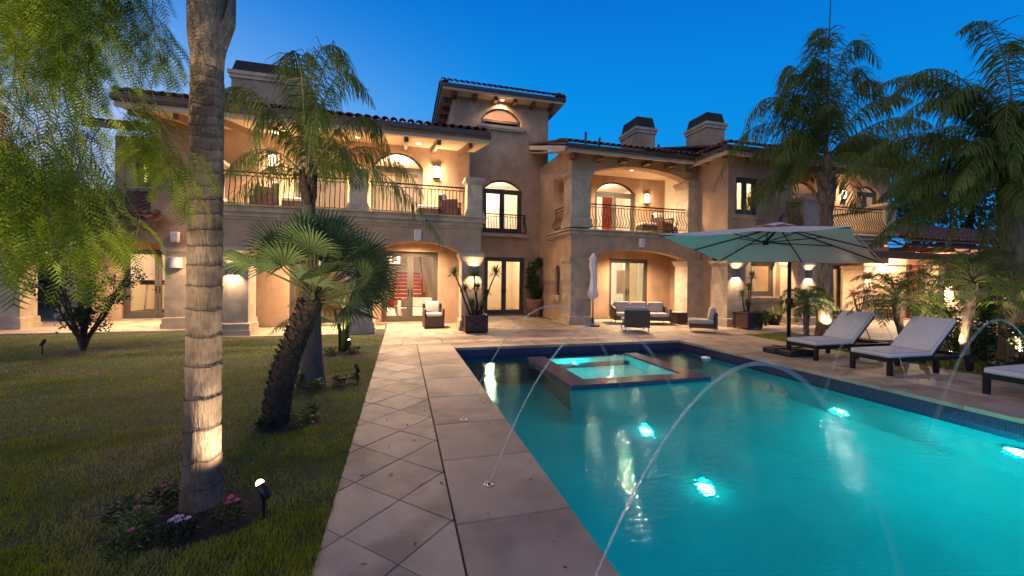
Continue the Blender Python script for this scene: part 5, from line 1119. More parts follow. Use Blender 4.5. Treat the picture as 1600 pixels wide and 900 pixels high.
# --- smooth palm behind it with its drooping crown
t = thing('queen_palm', 'smooth grey palm behind the leaning fan palm, its fronds drooping over the left balcony', 'palm tree', (-1.25, 6.47, 0))
build(trunk_mesh([(0, 0, 0), (-.02, 0, 1.0), (-.07, 0, 2.1), (-.09, 0, 2.75)], .145, .075, .2, 20, .03, .008, 3, .5), 'trunk', M['greybark'], t, smooth=True)
boots(t, (-.09, 0, 2.5), .075, .03, .35, 12, w=.04, mat='darkbark')
c = Vector((-.09, 0, 2.85))
def V2(du, dz, dd=0): return CR * du + Vector((0, 0, dz)) + CF * dd
hero = [((-.2, .55), (-.9, .75), (-1.30, .28), 0.1), ((.25, .62), (1.15, .55), (1.95, -.75), .2), ((-.25, 1.1), (-.8, 1.5), (-1.05, .9), -.5), ((.1, 1.3), (.45, 2.3), (1.0, 1.1), -.4),
        ((.0, 1.2), (.2, 2.3), (.75, 1.5), .5), ((-.05, 1.2), (-.05, 2.2), (.55, 2.0), 0), ((-.1, 1.1), (-.45, 2.2), (-.1, 2.1), .3), ((.15, 1.0), (.75, 1.6), (1.0, .7), .6), ((.1, .9), (.5, 1.5), (.4, .3), -.6),
        ((-.15, .9), (-.5, 1.4), (-.45, .2), -.5), ((.2, .5), (.8, .8), (1.0, -.1), -.6), ((-.25, .4), (-.9, .65), (-1.6, -.15), .5), ((-.05, .9), (-.15, 1.8), (-.6, 1.0), .7), ((.05, 1.2), (.3, 1.9), (.1, 1.2), -.8), ((.25, .7), (.9, 1.1), (1.5, .1), .7)]
for (a, b, d, k) in hero: frond(t, [c, c + V2(a[0], a[1] * 1.12, k * .4), c + V2(b[0], b[1] * 1.15, k * .9), c + V2(d[0], d[1], k * 1.2)], leaf=.50, n=92, hang=.9, droop=1.1, wid=.013)
for a in (-2, 0.5, 2): build(MB().tube([tuple(c + V2(0, -.25)), tuple(c + V2(.12 * a * .5, -.4, a * .03)), tuple(c + V2(.16 * a * .5, -.65))], .012, 5), 'fruit_stalk', M['red_leaf'], t)

M['fanleaf2'] = pm('fan_leaf_pale', (.20, .24, .10), (.11, .14, .06), scale=6, rough=.6, bump=0, trans=.2, rnd=.15, spec=.2)
# --- leaning fan palm
t = thing('fan_palm', 'shaggy dark fan palm leaning right at the middle of the lawn', 'palm tree', (-1.28, 4.80, 0))
path = [Vector((0, 0, -.02)), V2(.03, .35), V2(.14, .75), V2(.28, 1.08), V2(.38, 1.32)]
n = 20; vs = []; mm = 30
for i in range(mm + 1):
    s = i / mm * 4; k = min(3, int(s)); p = path[k].lerp(path[k + 1], s - k); r = .130 - .02 * i / mm
    for q in range(n):
        a = 2 * math.pi * q / n; rr_ = r * (1 + .16 * mnoise.noise(Vector((math.cos(a) * 3, math.sin(a) * 3, i * .5)))); vs.append((p.x + rr_ * math.cos(a), p.y + rr_ * math.sin(a), p.z))
trk = build(MB().add(vs, [(i * n + k, i * n + (k + 1) % n, (i + 1) * n + (k + 1) % n, (i + 1) * n + k) for i in range(mm) for k in range(n)]), 'trunk', M['darkbark'], t)
mb = MB()
for i in range(520):   # stubs of cut leaf stalks
    s = random.random() * 3.95; k = min(3, int(s)); p = path[k].lerp(path[k + 1], s - k); a = random.random() * 6.283; r = .130 - .02 * s / 4
    d = Vector((math.cos(a), math.sin(a), 0)); s_ = Vector((-math.sin(a), math.cos(a), 0)); b = p + d * r * .92; L_ = random.uniform(.035, .075); tp = b + d * L_ * .55 + Vector((0, 0, L_)) ; w = random.uniform(.016, .03)
    mb.add([b - s_ * w, b + s_ * w, tp + s_ * w * .6, tp - s_ * w * .6, b - d * .01 + Vector((0, 0, .03)), tp - d * .012], [(0, 1, 2, 3), (0, 3, 5, 4), (1, 4, 5, 2), (2, 5, 3)])
build(mb, 'stalk_stubs', pm('stub', (.12, .08, .055), (.04, .026, .018), scale=12, rough=.9, bump=.5, bs=60), trk)['kind'] = 'stuff'
def fan_leaf(base, d, L, R_, mat='fanleaf', spread=175, nseg=28, tilt=0.0, name='fan_leaf'):
    """palmate leaf: stalk from base along d, blade of radiating pleated segments"""
    base, d = Vector(base), Vector(d).normalized(); up = Vector((0, 0, 1)); s = d.cross(up).normalized(); nrm = s.cross(d).normalized(); ro = random.gauss(0, .75); s, nrm = s * math.cos(ro) + nrm * math.sin(ro), nrm * math.cos(ro) - s * math.sin(ro)
    hub = base + d * L + Vector((0, 0, -.04 * L)); V, Q = [], []
    mb = MB()
    for i in range(nseg):
        a = rad(-spread / 2 + spread * i / (nseg - 1)); dirv = d * math.cos(a) + s * math.sin(a); dirv = (dirv + nrm * tilt).normalized(); sd = (-d * math.sin(a) + s * math.cos(a))
        l = R_ * (1 - .22 * abs(a) / 1.8) * random.uniform(.92, 1.05); w = R_ * rad(spread) / nseg * .21; 
        lift = nrm * (.02 * (1 if i % 2 else -1))
        p1 = hub + dirv * l * .5 + nrm * .02; p2 = hub + dirv * l * .8 - up * l * .03; p3 = hub + dirv * l - up * l * random.uniform(.06, .18)
        mb.add([hub, p1 - sd * w + lift * .3, p1 + nrm * w * .5, p1 + sd * w - lift * .3, p2 - sd * w * .55, p2 + sd * w * .55, p3], [(0, 1, 2), (0, 2, 3), (1, 4, 2), (2, 4, 5), (2, 5, 3), (4, 6, 5)])
    return mb, MB().tube([base, base.lerp(hub, .5) + Vector((0, 0, .01)), hub, hub + d * .04], [.013, .010, .008, .004], 5)
hd = V2(.40, 1.32)
for i in range(27):
    f = i / 27; az = i * 2.399; el = 1.42 - 1.05 * f
    d = Vector((math.cos(az) * math.cos(el), math.sin(az) * math.cos(el), math.sin(el))) + CR * .16
    mb, st_ = fan_leaf(hd + Vector((random.uniform(-.04, .04), random.uniform(-.04, .04), random.uniform(0, .12))), d, random.uniform(.46, .68), random.uniform(.38, .50), tilt=random.uniform(-.15, .3)); o = build(mb, 'fan_leaf', M['fanleaf'], t); build(st_, 'stalk', M['rachis'], o)
for (du, dz, dd, L_, R_, mt) in ((.9, .0, -.3, .42, .46, 0), (.30, .55, -.75, .34, .40, 1), (.85, .25, .2, .48, .46, 0), (-.55, .95, -.2, .62, .46, 0), (-.45, .75, -.5, .55, .42, 1), (1.0, .35, -.2, .5, .42, 0), (.75, -.25, .1, .35, .42, 0)):
    mb, st_ = fan_leaf(hd, V2(du, dz, dd), L_, R_, tilt=.15); o = build(mb, 'fan_leaf', M['fanleaf2' if mt else 'fanleaf'], t); build(st_, 'stalk', M['rachis'], o)

# --- pale slender palm by the arcade
t = thing('young_palm', 'small pale multi stemmed palm lit from below near the second arch pier', 'palm tree', (-1.18, 9.1, 0))
for dx, dy, tp in ((0, 0, (.05, 0, .75)), (.07, .03, (.14, .05, .95)), (-.06, .05, (-.18, .0, .9)), (.02, -.05, (.02, -.03, 1.0))):
    build(MB().tube([(dx, dy, 0), (dx * 1.2, dy, tp[2] * .5), tp], [.045, .035, .028], 8), 'stem', M['palmleaf2'] if dx else M['bark'], t, smooth=True)
for i in range(16):
    az = i * 2.4; frond(t, arc((.03, 0, .75 + .2 * random.random()), az, random.uniform(.7, 1.3), random.uniform(1.2, 1.6), random.uniform(.5, .9)), 'palmleaf2', leaf=.26, n=34, hang=.3, droop=.4, wid=.012)
for az, el, L_ in ((3.3, .5, 1.3), (3.0, .35, 1.5), (2.8, .9, 1.5)): frond(t, arc((-.1, 0, .6), az, el, L_, .5), 'palmleaf2', leaf=.26, n=34, hang=.7, droop=.7, wid=.012)

# --- tall palms on the right
def tall_palm(label, loc, hboot, r0, r1, nf, L, crown, heros, leaf=.72, seed=3):
    random.seed(seed)
    t = thing('queen_palm', label, 'palm tree', loc)
    build(trunk_mesh([(0, 0, 0), (0, 0, hboot)], r0, r1, .26, 24, .04, .006, 4, .6), 'trunk', M['bark'], t, smooth=True)
    boots(t, (0, 0, hboot - .25), r1 * 1.0, r1 * .8, .9, 20, w=.10, tilt=.5)
    build(MB().tube([(0, 0, hboot), (0, 0, crown)], [r1, r1 * .6], 12), 'crownshaft', M['boot'], t)
    c = Vector((0, 0, crown))
    for i in range(nf):
        az = i * 2.4 + .5; e = 1.35 - 1.5 * (i / nf); frond(t, arc(c - Vector((0, 0, .3 * i / nf)), az, e, L * random.uniform(.85, 1.05), .35 + .5 * i / nf), leaf=leaf, n=100, hang=.8, droop=.9, wid=.021)
    for (a, b, d, k) in heros + [((a[0] * .8 + random.uniform(-.15, .15), a[1] * .85), (b[0] * .85, b[1] * .82), (d[0] * .8, d[1] * .9 - .5), k + random.uniform(-.6, .6)) for a, b, d, k in heros[::2]]: frond(t, [c, c + V2(*a, k * .3), c + V2(*b, k * .8), c + V2(*d, k)], leaf=leaf, n=110, hang=.9, droop=1.0, wid=.022)
    return t
T1 = tall_palm('tall queen palm behind the first lounger, crown above the bay roof', (11.33, 8.47, 0), 3.75, .205, .15, 16, 2.7, 5.1,
     [((-.2, 1.6), (-1.0, 3.9), (-1.25, 1.7), .3), ((.1, 1.8), (.2, 4.4), (1.3, 2.4), -.2), ((0, 1.8), (-.2, 4.2), (-.9, 2.9), -.5), ((.2, 1.5), (1.2, 3.9), (1.5, 1.9), .5), ((0, 1.6), (.3, 4.1), (.2, 2.6), .8), ((-.6, .9), (-2.2, 1.9), (-3.0, -.9), .2),
      ((-.5, .7), (-1.6, 1.5), (-2.0, -1.6), -.5), ((-.6, 1.2), (-2.2, 2.4), (-2.7, .2), -.6), ((.6, .5), (1.9, 1.3), (2.8, -.3), .3), ((.5, .2), (1.3, .5), (2.0, -.9), -.5), ((-.3, .6), (-1.1, 1.2), (-1.4, -1.7), .4), ((-.1, 1.7), (-.6, 4.1), (.2, 3.2), .2), ((-.2, 1.5), (-1.2, 3.4), (-1.6, 1.0), -.3), ((.3, 1.4), (1.0, 3.2), (1.4, .8), -.4)], seed=5)
build(MB().tube([(0, 0, 5.0), (.02, 0, 7.5), (.08, 0, 9.6)], [.03, .02, .012], 6), 'spear_leaf', M['palmleaf'], T1)
tall_palm('huge queen palm at the right edge, fronds sweeping left over the picture', (11.32, 4.88, 0), 2.9, .215, .17, 22, 2.8, 3.75,
     [((-.4, 1.4), (-1.5, 2.9), (-2.4, 1.3), .1), ((-.5, 1.0), (-1.9, 2.2), (-2.9, .3), -.3), ((-.3, 1.3), (-1.1, 2.6), (-2.3, 1.8), .5), ((-.2, 1.5), (-.7, 3.3), (-1.6, 2.4), -.4), ((-.5, .5), (-1.6, .9), (-2.3, -.4), .2), ((-.5, .4), (-1.3, .6), (-1.9, -.7), -.6),
      ((-.4, .2), (-1.1, .4), (-1.6, -1.0), .6), ((0, 1.5), (-.2, 3.2), (.3, 2.4), .2), ((-.3, .9), (-1.0, 1.9), (-1.2, .2), -.8), ((-.1, 1.0), (-.4, 2.0), (-.5, .4), -.9), ((-.6, .8), (-2.1, 1.5), (-2.9, -.2), .6), ((-.3, .3), (-.9, .4), (-1.2, -.8), -.2), ((-.1, .4), (-.4, .6), (-.6, -1.0), -.7), ((-.5, 1.2), (-1.8, 2.6), (-2.8, 1.0), -.1)], leaf=.5, seed=9)
random.seed(21)
def date_palm(label, loc, path, nf, L, mat='palmleaf', leaf=.22):
    t = thing('date_palm', label, 'palm tree', loc, group='small date palms')
    n = 14; vs = []; P = [Vector(p) for p in path]; mm = 24
    for i in range(mm + 1):
        s = i / mm * (len(P) - 1); k = min(len(P) - 2, int(s)); p = P[k].lerp(P[k + 1], s - k); r = .055 + .015 * i / mm
        for q in range(n):
            a = 2 * math.pi * q / n; rr_ = r * (1 + random.uniform(-.10, .24)); vs.append((p.x + rr_ * math.cos(a), p.y + rr_ * math.sin(a), p.z))
    build(MB().add(vs, [(i * n + k, i * n + (k + 1) % n, (i + 1) * n + (k + 1) % n, (i + 1) * n + k) for i in range(mm) for k in range(n)]), 'trunk', M['bark'], t)
    for i in range(nf):
        frond(t, arc(P[-1] + Vector((0, 0, .1 * (1 - i / nf))), i * 2.4, 1.35 - 1.45 * i / nf, L * random.uniform(.85, 1.1), .45 + .35 * i / nf), mat, leaf=leaf, n=44, hang=.25, droop=.45, wid=.014, fwd=.75, stalk=.010)
    return t
date_palm('date palm with the highest crown of the clump right of the second lounger', (10.6, 5.2, 0), [(0, 0, 0), (-.08, 0, .5), (.1, 0, 1.1), (.15, 0, 1.6)], 30, 1.2, 'palmleaf2')
date_palm('leaning date palm at the left of the clump by the bar stool', (10.35, 6.0, 0), [(0, 0, 0), (-.1, .0, .35), (-.28, 0, .8), (-.35, 0, 1.2)], 28, 1.1, 'palmleaf2')
date_palm('lower date palm in front of the trunk at the right edge', (10.9, 4.7, 0), [(0, 0, 0), (.1, 0, .4), (.22, 0, .85), (.3, 0, 1.15)], 22, 1.0, 'palmleaf2')
date_palm('little date palm standing alone just right of the umbrella mast', (10.62, 8.42, 0), [(0, 0, 0), (-.02, 0, .4), (0, 0, .95)], 26, .85, 'palmleaf2')

# --- leafy masses
def leafcloud(pts, size, mat, name, parent, sq=.5):
    k = len(pts); d = unit(rng.normal(0, 1, (k, 3)) + [0, 0, .3]); s = unit(np.cross(d, rng.normal(0, 1, (k, 3)))); L = size * rng.uniform(.6, 1.2, (k, 1))
    a = pts; b = pts + d * L; m = pts + d * L * .5; nn = np.cross(d, s) * L * .08
    V = np.stack([a, m + s * L * sq * .5 + nn, b, m - s * L * sq * .5 + nn], 1).reshape(-1, 3); o = (np.arange(k) * 4)[:, None]
    return build(MB().np(V, o + [0, 1, 2, 3]), name, M[mat], parent)
def clumps(n, centers, r, flat=1.0, shell=.5):
    c = centers[rng.integers(0, len(centers), n)]; d = unit(rng.normal(0, 1, (n, 3))); rr_ = r * (shell + (1 - shell) * rng.random((n, 1))) * rng.uniform(.5, 1, (n, 1)) ** .3
    return c + d * rr_ * [1, 1, flat]
def bush(name, label, cat, loc, w, h, n, size, mat, nc=14, stems=6, group=None, r=None, z0=0.1, extra=None):
    t = thing(name, label, cat, loc, group=group); cen = []
    for i in range(nc):
        a = random.random() * 6.28; u = random.random() ** .5; z = z0 + (h - z0) * random.random(); f = math.sin(math.pi * min(1, max(.12, z / h)) ** .8) ** .5; cen.append((math.cos(a) * w * u * f, math.sin(a) * w * u * f, z))
    cen = np.array(cen); r = r or w * .4
    leafcloud(clumps(n, cen, r), size, mat, 'foliage', t)
    for i in range(stems):
        c_ = cen[i % nc]; build(MB().tube([(random.uniform(-.03, .03), random.uniform(-.03, .03), 0), tuple(c_ * .5 + [0, 0, .02]), tuple(c_)], [.012 + w * .015, .008 + w * .008, .004], 5), 'stem', M['darkbark'], t)
    return t
# round bush on the left lawn: open branching shrub with small leaves
t = thing('lawn_shrub', 'airy small leaved shrub in a mulch ring on the left lawn', 'shrub', (-6.27, 10.24, 0))
cen = []
for i in range(11):
    a = i * 2.4; sp = .25 + .55 * random.random(); top = Vector((math.cos(a) * sp, math.sin(a) * sp, 1.3 + .75 * random.random()))
    mid = Vector((top.x * .45, top.y * .45, .7)); build(MB().tube([(0, 0, 0), (top.x * .12, top.y * .12, .28), mid, top], [.04, .028, .018, .006], 6), 'branch', M['darkbark'], t)
    for k in range(9):
        f = .3 + .7 * k / 8; p = mid.lerp(top, f) + Vector((random.uniform(-.22, .22), random.uniform(-.22, .22), random.uniform(-.12, .2))); cen.append(tuple(p)); build(MB().tube([mid.lerp(top, max(0, f - .15)), p], .005, 4), 'twig', M['darkbark'], t)
    for k in range(4): cen.append((top.x * .6 * random.random(), top.y * .6 * random.random(), .45 + .4 * random.random()))
leafcloud(clumps(4200, np.array(cen), .17, shell=.1), .06, 'shrub', 'foliage', t, .6)
struct(MB().lathe([(.55, .0), (.5, .012), (.001, .014)], 24, (-6.27, 10.24, -.012), cap=False), 'mulch_ring', M['soil'])
# soil beds round the palms
def bed(pts, z=.0):
    n = len(pts); cx = sum(p[0] for p in pts) / n; cy = sum(p[1] for p in pts) / n; vs = []
    for f, dz in ((1, -.014), (.85, .006), (.5, .02), (.1, .022)):
        for i, p in enumerate(pts): vs.append((cx + (p[0] - cx) * f, cy + (p[1] - cy) * f, z + dz + random.uniform(-.004, .004) * (f < 1)))
    return struct(MB().add(vs, [(r * n + i, r * n + (i + 1) % n, (r + 1) * n + (i + 1) % n, (r + 1) * n + i) for r in range(3) for i in range(n)] + [tuple(3 * n + i for i in range(n))]), 'flower_bed', M['soil'], smooth=True)
def ring_pts(cx, cy, rx, ry, n=22, rot=0): return [(cx + rx * math.cos(a) * math.cos(rot) - ry * math.sin(a) * math.sin(rot) + random.uniform(-.03, .03), cy + rx * math.cos(a) * math.sin(rot) + ry * math.sin(a) * math.cos(rot) + random.uniform(-.03, .03)) for a in [2 * math.pi * k / n for k in range(n)]]
bed1 = ring_pts(-1.30, 3.08, .46, .36, rot=.2); bed(bed1); bed2 = ring_pts(-1.2, 4.85, .36, .34); bed(bed2); bed3 = ring_pts(-1.1, 6.45, .45, .35); bed(bed3); bed4 = ring_pts(-1.1, 9.0, .5, .3); bed(bed4)
bed5 = ring_pts(11.2, 8.5, .9, .4); bed(bed5, .002)
def flower_plant(label, loc, w, h, n, mat, petals=None, pm_='pink', np_=4, size=.05):
    t = thing('bedding_plant', label, 'plant', loc, group='bedding plants round the palm trunks'); P = []; D = []
    V, F = [], []; mb = MB()
    for i in range(n):   # narrow leaves on short stems
        a = random.random() * 6.28; rr_ = w * random.random() ** .6; b = Vector((math.cos(a) * rr_ * .6, math.sin(a) * rr_ * .6, h * random.random() * .8)); d = Vector((math.cos(a), math.sin(a), random.uniform(.2, 1.4))).normalized(); L_ = size * random.uniform(.7, 1.3); s = d.cross(Vector((0, 0, 1))).normalized() * L_ * .16; m_ = b + d * L_ * .5 + Vector((0, 0, .004)); e = b + d * L_ - Vector((0, 0, L_ * .2))
        mb.add([b, m_ + s, e, m_ - s], [(0, 1, 2, 3)])
    build(mb, 'foliage', M[mat], t)
    for i in range(6):
        a = i * 1.05; build(MB().tube([(0, 0, 0), (math.cos(a) * w * .4, math.sin(a) * w * .4, h * .8)], .003, 4), 'stem', M['rachis'], t)
    if petals:
        for i in range(np_):
            a = random.random() * 6.28; c_ = Vector((math.cos(a) * w * .5 * random.random() + .0, math.sin(a) * w * .5 * random.random(), h * random.uniform(.95, 1.15))); mb = MB()
            for k in range(7):
                b_ = k * .9; mb.add([c_, c_ + Vector((math.cos(b_) * .016, math.sin(b_) * .016, .008)), c_ + Vector((math.cos(b_ + .5) * .022, math.sin(b_ + .5) * .022, .002)), c_ + Vector((math.cos(b_ + .9) * .015, math.sin(b_ + .9) * .015, .01))], [(0, 1, 2, 3)])
            build(mb, 'blossom', M[pm_], t)
fl = [((-1.06, 2.94, .02), .13, .13, 240, 'shrub', 'pink', 4, 'bedding plant with hot pink flowers right of the big trunk, by the spotlight'), ((-1.27, 2.82, .02), .12, .12, 240, 'shrub', 'ppink', 5, 'bedding plant with pale pink flowers in front of the big trunk'),
      ((-1.52, 2.94, .02), .14, .16, 260, 'shrub2', 'pink', 1, 'yellow green bedding plant with one red flower left of the big trunk'), ((-1.50, 2.76, .02), .12, .14, 240, 'shrub2', 'pink', 1, 'yellow green bedding plant with a pink flower nearest the camera'),
      ((-1.70, 3.12, .02), .13, .12, 200, 'shrub', None, 0, 'dark green bedding plant at the left end of the near bed'), ((-1.56, 3.28, .02), .12, .12, 200, 'shrub', 'pink', 1, 'dark bedding plant with one red flower behind the big trunk'),
      ((-1.02, 4.72, .02), .14, .14, 260, 'shrub2', None, 0, 'bright green plant right of the foot of the leaning fan palm'), ((-1.33, 4.62, .02), .13, .12, 240, 'shrub', None, 0, 'green plant left of the foot of the leaning fan palm'), ((-.98, 4.98, .02), .12, .12, 200, 'shrub', None, 0, 'dark plant behind the foot of the leaning fan palm'),
      ((-1.12, 6.16, .02), .14, .12, 240, 'shrub2', 'ppink', 2, 'bright plant before the smooth grey palm trunk'), ((-.86, 6.3, .02), .15, .14, 240, 'shrub', None, 0, 'dark plant right of the smooth grey palm trunk'), ((-.66, 6.45, .02), .12, .12, 200, 'shrub', None, 0, 'dark low plant at the right end of the bed of the smooth palm'), ((-1.42, 6.3, .02), .1, .2, 160, 'shrub', 'ppink', 1, 'slim plant with a white bloom left of the smooth grey palm trunk'),
      ((-.95, 8.95, .02), .2, .12, 240, 'shrub', None, 0, 'low plants right of the pale slender palm'), ((-1.4, 8.9, .02), .2, .12, 240, 'shrub', None, 0, 'low plants left of the pale slender palm'),
      ((10.9, 8.25, .02), .2, .12, 240, 'shrub2', 'ppink', 4, 'white flowering plant left of the tall palm foot'), ((11.6, 8.2, .02), .2, .12, 240, 'shrub2', 'ppink', 4, 'white flowering plant right of the tall palm foot'), ((10.2, 4.65, .02), .22, .16, 260, 'shrub', 'ppink', 6, 'white flowering plant at the foot of the date palm clump')]
for loc, w, h, n, mt, pt, k, lb in fl: flower_plant(lb, loc, w, h, n, mt, pt, pt or 'pink', k)

# --- potted plants
def spiky(parent, c, R_, n, mat='palmleaf2', w=.036, name='leaf_rosette', up_=.35):
    mb = MB(); c = Vector(c)
    for i in range(n):
        z = 1 - 2 * (i + .5) / n * .8; a = i * 2.4; rr_ = math.sqrt(max(0, 1 - z * z)); d = Vector((rr_ * math.cos(a), rr_ * math.sin(a), z * .8 + up_ * .3)).normalized(); s = d.cross(Vector((0, 0, 1))).normalized() * w / 2; L_ = R_ * random.uniform(.85, 1.1)
        m_ = c + d * L_ * .55; e = c + d * L_ - Vector((0, 0, L_ * .15)); mb.add([c - s * .6, c + s * .6, m_ + s, m_ - s, e], [(0, 1, 2, 3), (3, 2, 4)])
    return build(mb, name, M[mat], parent)
def box_planter(parent, w, d, h):
    b = build(MB().box(-w / 2 + .03, w / 2 - .03, -d / 2 + .03, d / 2 - .03, .06, h - .03), 'box', M['darkwood'], parent)
    build(MB().extr([R2(-w / 2 - .01, w / 2 + .01, -d / 2 - .01, d / 2 + .01), R2(-w / 2 + .05, w / 2 - .05, -d / 2 + .05, d / 2 - .05)], 'z', h - .035, h), 'rim', M['darkwood'], b, bev=.004)
    build(MB().extr([R2(-w / 2, w / 2, -d / 2, d / 2), R2(-w / 2 + .05, w / 2 - .05, -d / 2 + .05, d / 2 - .05)], 'z', .055, .10), 'plinth', M['darkwood'], b)
    for sx in (-1, 1):
        for sy in (-1, 1):
            build(MB().box(sx * (w / 2 - .03) - .028, sx * (w / 2 - .03) + .028, sy * (d / 2 - .03) - .028, sy * (d / 2 - .03) + .028, .101, h - .036), 'corner_post', M['darkwood'], b)
            build(MB().taper(sx * (w / 2 - .05), sy * (d / 2 - .05), 0, .055, .025, .025, .04, .04), 'foot', M['darkwood'], b)
    build(MB().add([(-.02, -d / 2 + .012, h / 2 - .17), (.02, -d / 2 + .012, h / 2 - .17)], []).box(-w / 2 + .1, w / 2 - .1, -d / 2 + .012, -d / 2 + .029, h * .22, h * .26).box(-w / 2 + .1, w / 2 - .1, -d / 2 + .012, -d / 2 + .029, h * .78, h * .82), 'panel_moulding', M['darkwood'], b)
    build(MB().add([(-w / 2 + .1, -d / 2 + .015, h * .27), (-w / 2 + .14, -d / 2 + .015, h * .27), (w / 2 - .1, -d / 2 + .015, h * .77), (w / 2 - .14, -d / 2 + .015, h * .77)], [(0, 1, 2, 3)]).add([(w / 2 - .1, -d / 2 + .0155, h * .27), (w / 2 - .14, -d / 2 + .0155, h * .27), (-w / 2 + .1, -d / 2 + .0155, h * .77), (-w / 2 + .14, -d / 2 + .0155, h * .77)], [(0, 1, 2, 3)]), 'cross_moulding', M['iron'], b)
    build(MB().box(-w / 2 + .05, w / 2 - .05, -d / 2 + .05, d / 2 - .05, h - .07, h - .04), 'soil', M['soil'], b); return b
t = thing('yucca_planter', 'square dark wood planter with a tall many armed yucca before the narrow pier', 'planter', (2.07, 11.62, 0)); box_planter(t, .66, .62, .52)
for (x, y, z, R_, bx, by) in ((-.62, 0, 1.70, .34, -.12, 0), (-.02, .05, 1.62, .33, .04, .05), (.62, 0, 1.74, .36, .12, 0), (-.32, -.1, 1.25, .26, -.04, -.05), (.08, .12, 1.30, .24, .05, .1), (.35, .1, 1.15, .22, .08, .08), (-.1, -.12, .85, .24, 0, -.1), (.2, -.1, .80, .22, .1, -.08)):
    o = build(MB().tube([(bx, by, .46), (bx * 1.6 + x * .18, by, .46 + (z - .46) * .35), (x * .72, y, .46 + (z - .46) * .7), (x, y, z)], [.035, .028, .022, .018], 7), 'stem', M['darkbark'], t, smooth=True); spiky(o, (x, y, z), R_, 60)
t = thing('long_planter', 'long dark wood planter with yuccas and trailing shrub before the bay pier', 'planter', (11.12, 10.85, 0), rad(0)); box_planter(t, .62, .62, .56)
for (x, y, z, R_) in ((-.22, 0, 1.15, .25), (.1, .05, 1.36, .28), (.28, .1, 1.75, .27), (.0, .0, .85, .2)):
    o = build(MB().tube([(x * .5, y, .5), (x * .8, y, .5 + (z - .5) * .5), (x, y, z)], [.026, .02, .016], 7), 'stem', M['darkbark'], t, smooth=True); spiky(o, (x, y, z), R_, 52)
leafcloud(clumps(900, np.array([(.2, -.2, .5), (.35, -.1, .4), (.42, 0, .55), (.3, -.3, .35), (.45, -.2, .3)]), .17, shell=.1), .06, 'shrub2', 'trailing_shrub', t, .55)
def pot(t, r, h, mat='terra'): build(MB().lathe([(r * .6, 0), (r * .85, h * .55), (r, h * .9), (r * 1.05, h), (r * .9, h), (r * .85, h * .85), (.001, h * .85)], 22, cap=False), 'pot', M[mat], t, smooth=True)
t = thing('potted_climber', 'tall dark leafy climber in a round clay pot beside the tower door', 'potted plant', (5.32, 15.85, 0)); pot(t, .34, .72)
leafcloud(clumps(3600, np.array([(random.uniform(-.22, .22), random.uniform(-.18, .18), .8 + 1.5 * k / 22) for k in range(23)]), .2, shell=.2), .085, 'shrub', 'foliage', t, .7)
build(MB().tube([(0, 0, .6), (.03, 0, 1.5), (0, 0, 2.3)], .02, 6), 'stem', M['darkbark'], t)
t = thing('potted_agave', 'grey leaved agave in a low pot under the bay window', 'potted plant', (13.15, 11.65, 0)); pot(t, .26, .36, 'dark'); spiky(t, (0, 0, .36), .52, 26, 'palmleaf2', .07)
t = thing('potted_cordyline', 'red leaved shrub in a clay pot beside the lit pier with the bench', 'potted plant', (18.05, 12.1, 0)); pot(t, .3, .38)
for i in range(7):
    a = i * 2.4; tp = (math.cos(a) * .35, math.sin(a) * .2, .9 + .5 * random.random()); o = build(MB().tube([(0, 0, .3), (tp[0] * .5, tp[1] * .5, .65), tp], [.02, .015, .01], 6), 'stem', M['darkbark'], t); spiky(o, tp, .24, 26, 'red_leaf', .035)
bush('low_shrub', 'low shrub in the corner below the agave', 'shrub', (12.6, 11.5, 0), .25, .45, 500, .07, 'shrub')
bush('garden_shrub', 'bright leaved shrub behind the small date palms at the right edge', 'shrub', (12.0, 6.0, 0), .7, 1.5, 3600, .075, 'shrub2', nc=22); bush('garden_shrub', 'dark shrub at the foot of the palm at the right edge', 'shrub', (10.75, 4.6, 0), .35, .75, 1500, .06, 'shrub', nc=12)
bush('garden_shrub', 'shrub between the date palms and the far deck', 'shrub', (11.6, 5.4, 0), .5, 1.1, 2200, .07, 'shrub', nc=14)

# --- trees behind
def tree(name, label, loc, h, w, n, size, mat='shrub', trunk=.25, nc=40, low=.25, r=None):
    t = thing(name, label, 'tree', loc); cen = []
    for i in range(nc):
        a = random.random() * 6.28; zf = random.random(); z = h * (low + (1 - low) * zf); rr_ = w * math.sqrt(max(0, 1 - (zf * 1.7 - .75) ** 2)) * random.uniform(.4, 1) ; cen.append((math.cos(a) * rr_, math.sin(a) * rr_, z))
    cen = np.array(cen); leafcloud(clumps(n, cen, r or w * .33, .8), size, mat, 'crown', t, .6)
    tk = build(MB().tube([(0, 0, 0), (.1, 0, h * .3), (0, .1, h * .6), (0, 0, h * .85)], [trunk, trunk * .8, trunk * .5, trunk * .15], 8), 'trunk', M['darkbark'], t)
    for i in range(7): c_ = cen[i]; build(MB().tube([(0, 0, h * (.25 + .06 * i)), tuple(c_ * .5 + np.array([0, 0, h * .2])), tuple(c_)], [trunk * .35, trunk * .2, .02], 5), 'branch', M['darkbark'], tk)
    return t
bg = [('dense tree behind the pool house, left of the far right palm crown', (30, 19, 0), 9.5, 4.2, 9000), ('tall dark tree beyond the pool house roof at the right', (35, 17, 0), 10.5, 4.6, 9000), ('dark tree behind the terrace parapet', (29, 25, 0), 9.5, 3.6, 7000), ('tree at the far right edge behind the huge palm', (33, 10, 0), 9, 4, 7000)]
for lb, loc, h, w, n in bg: tree('garden_tree', lb, loc, h, w, n, .24)
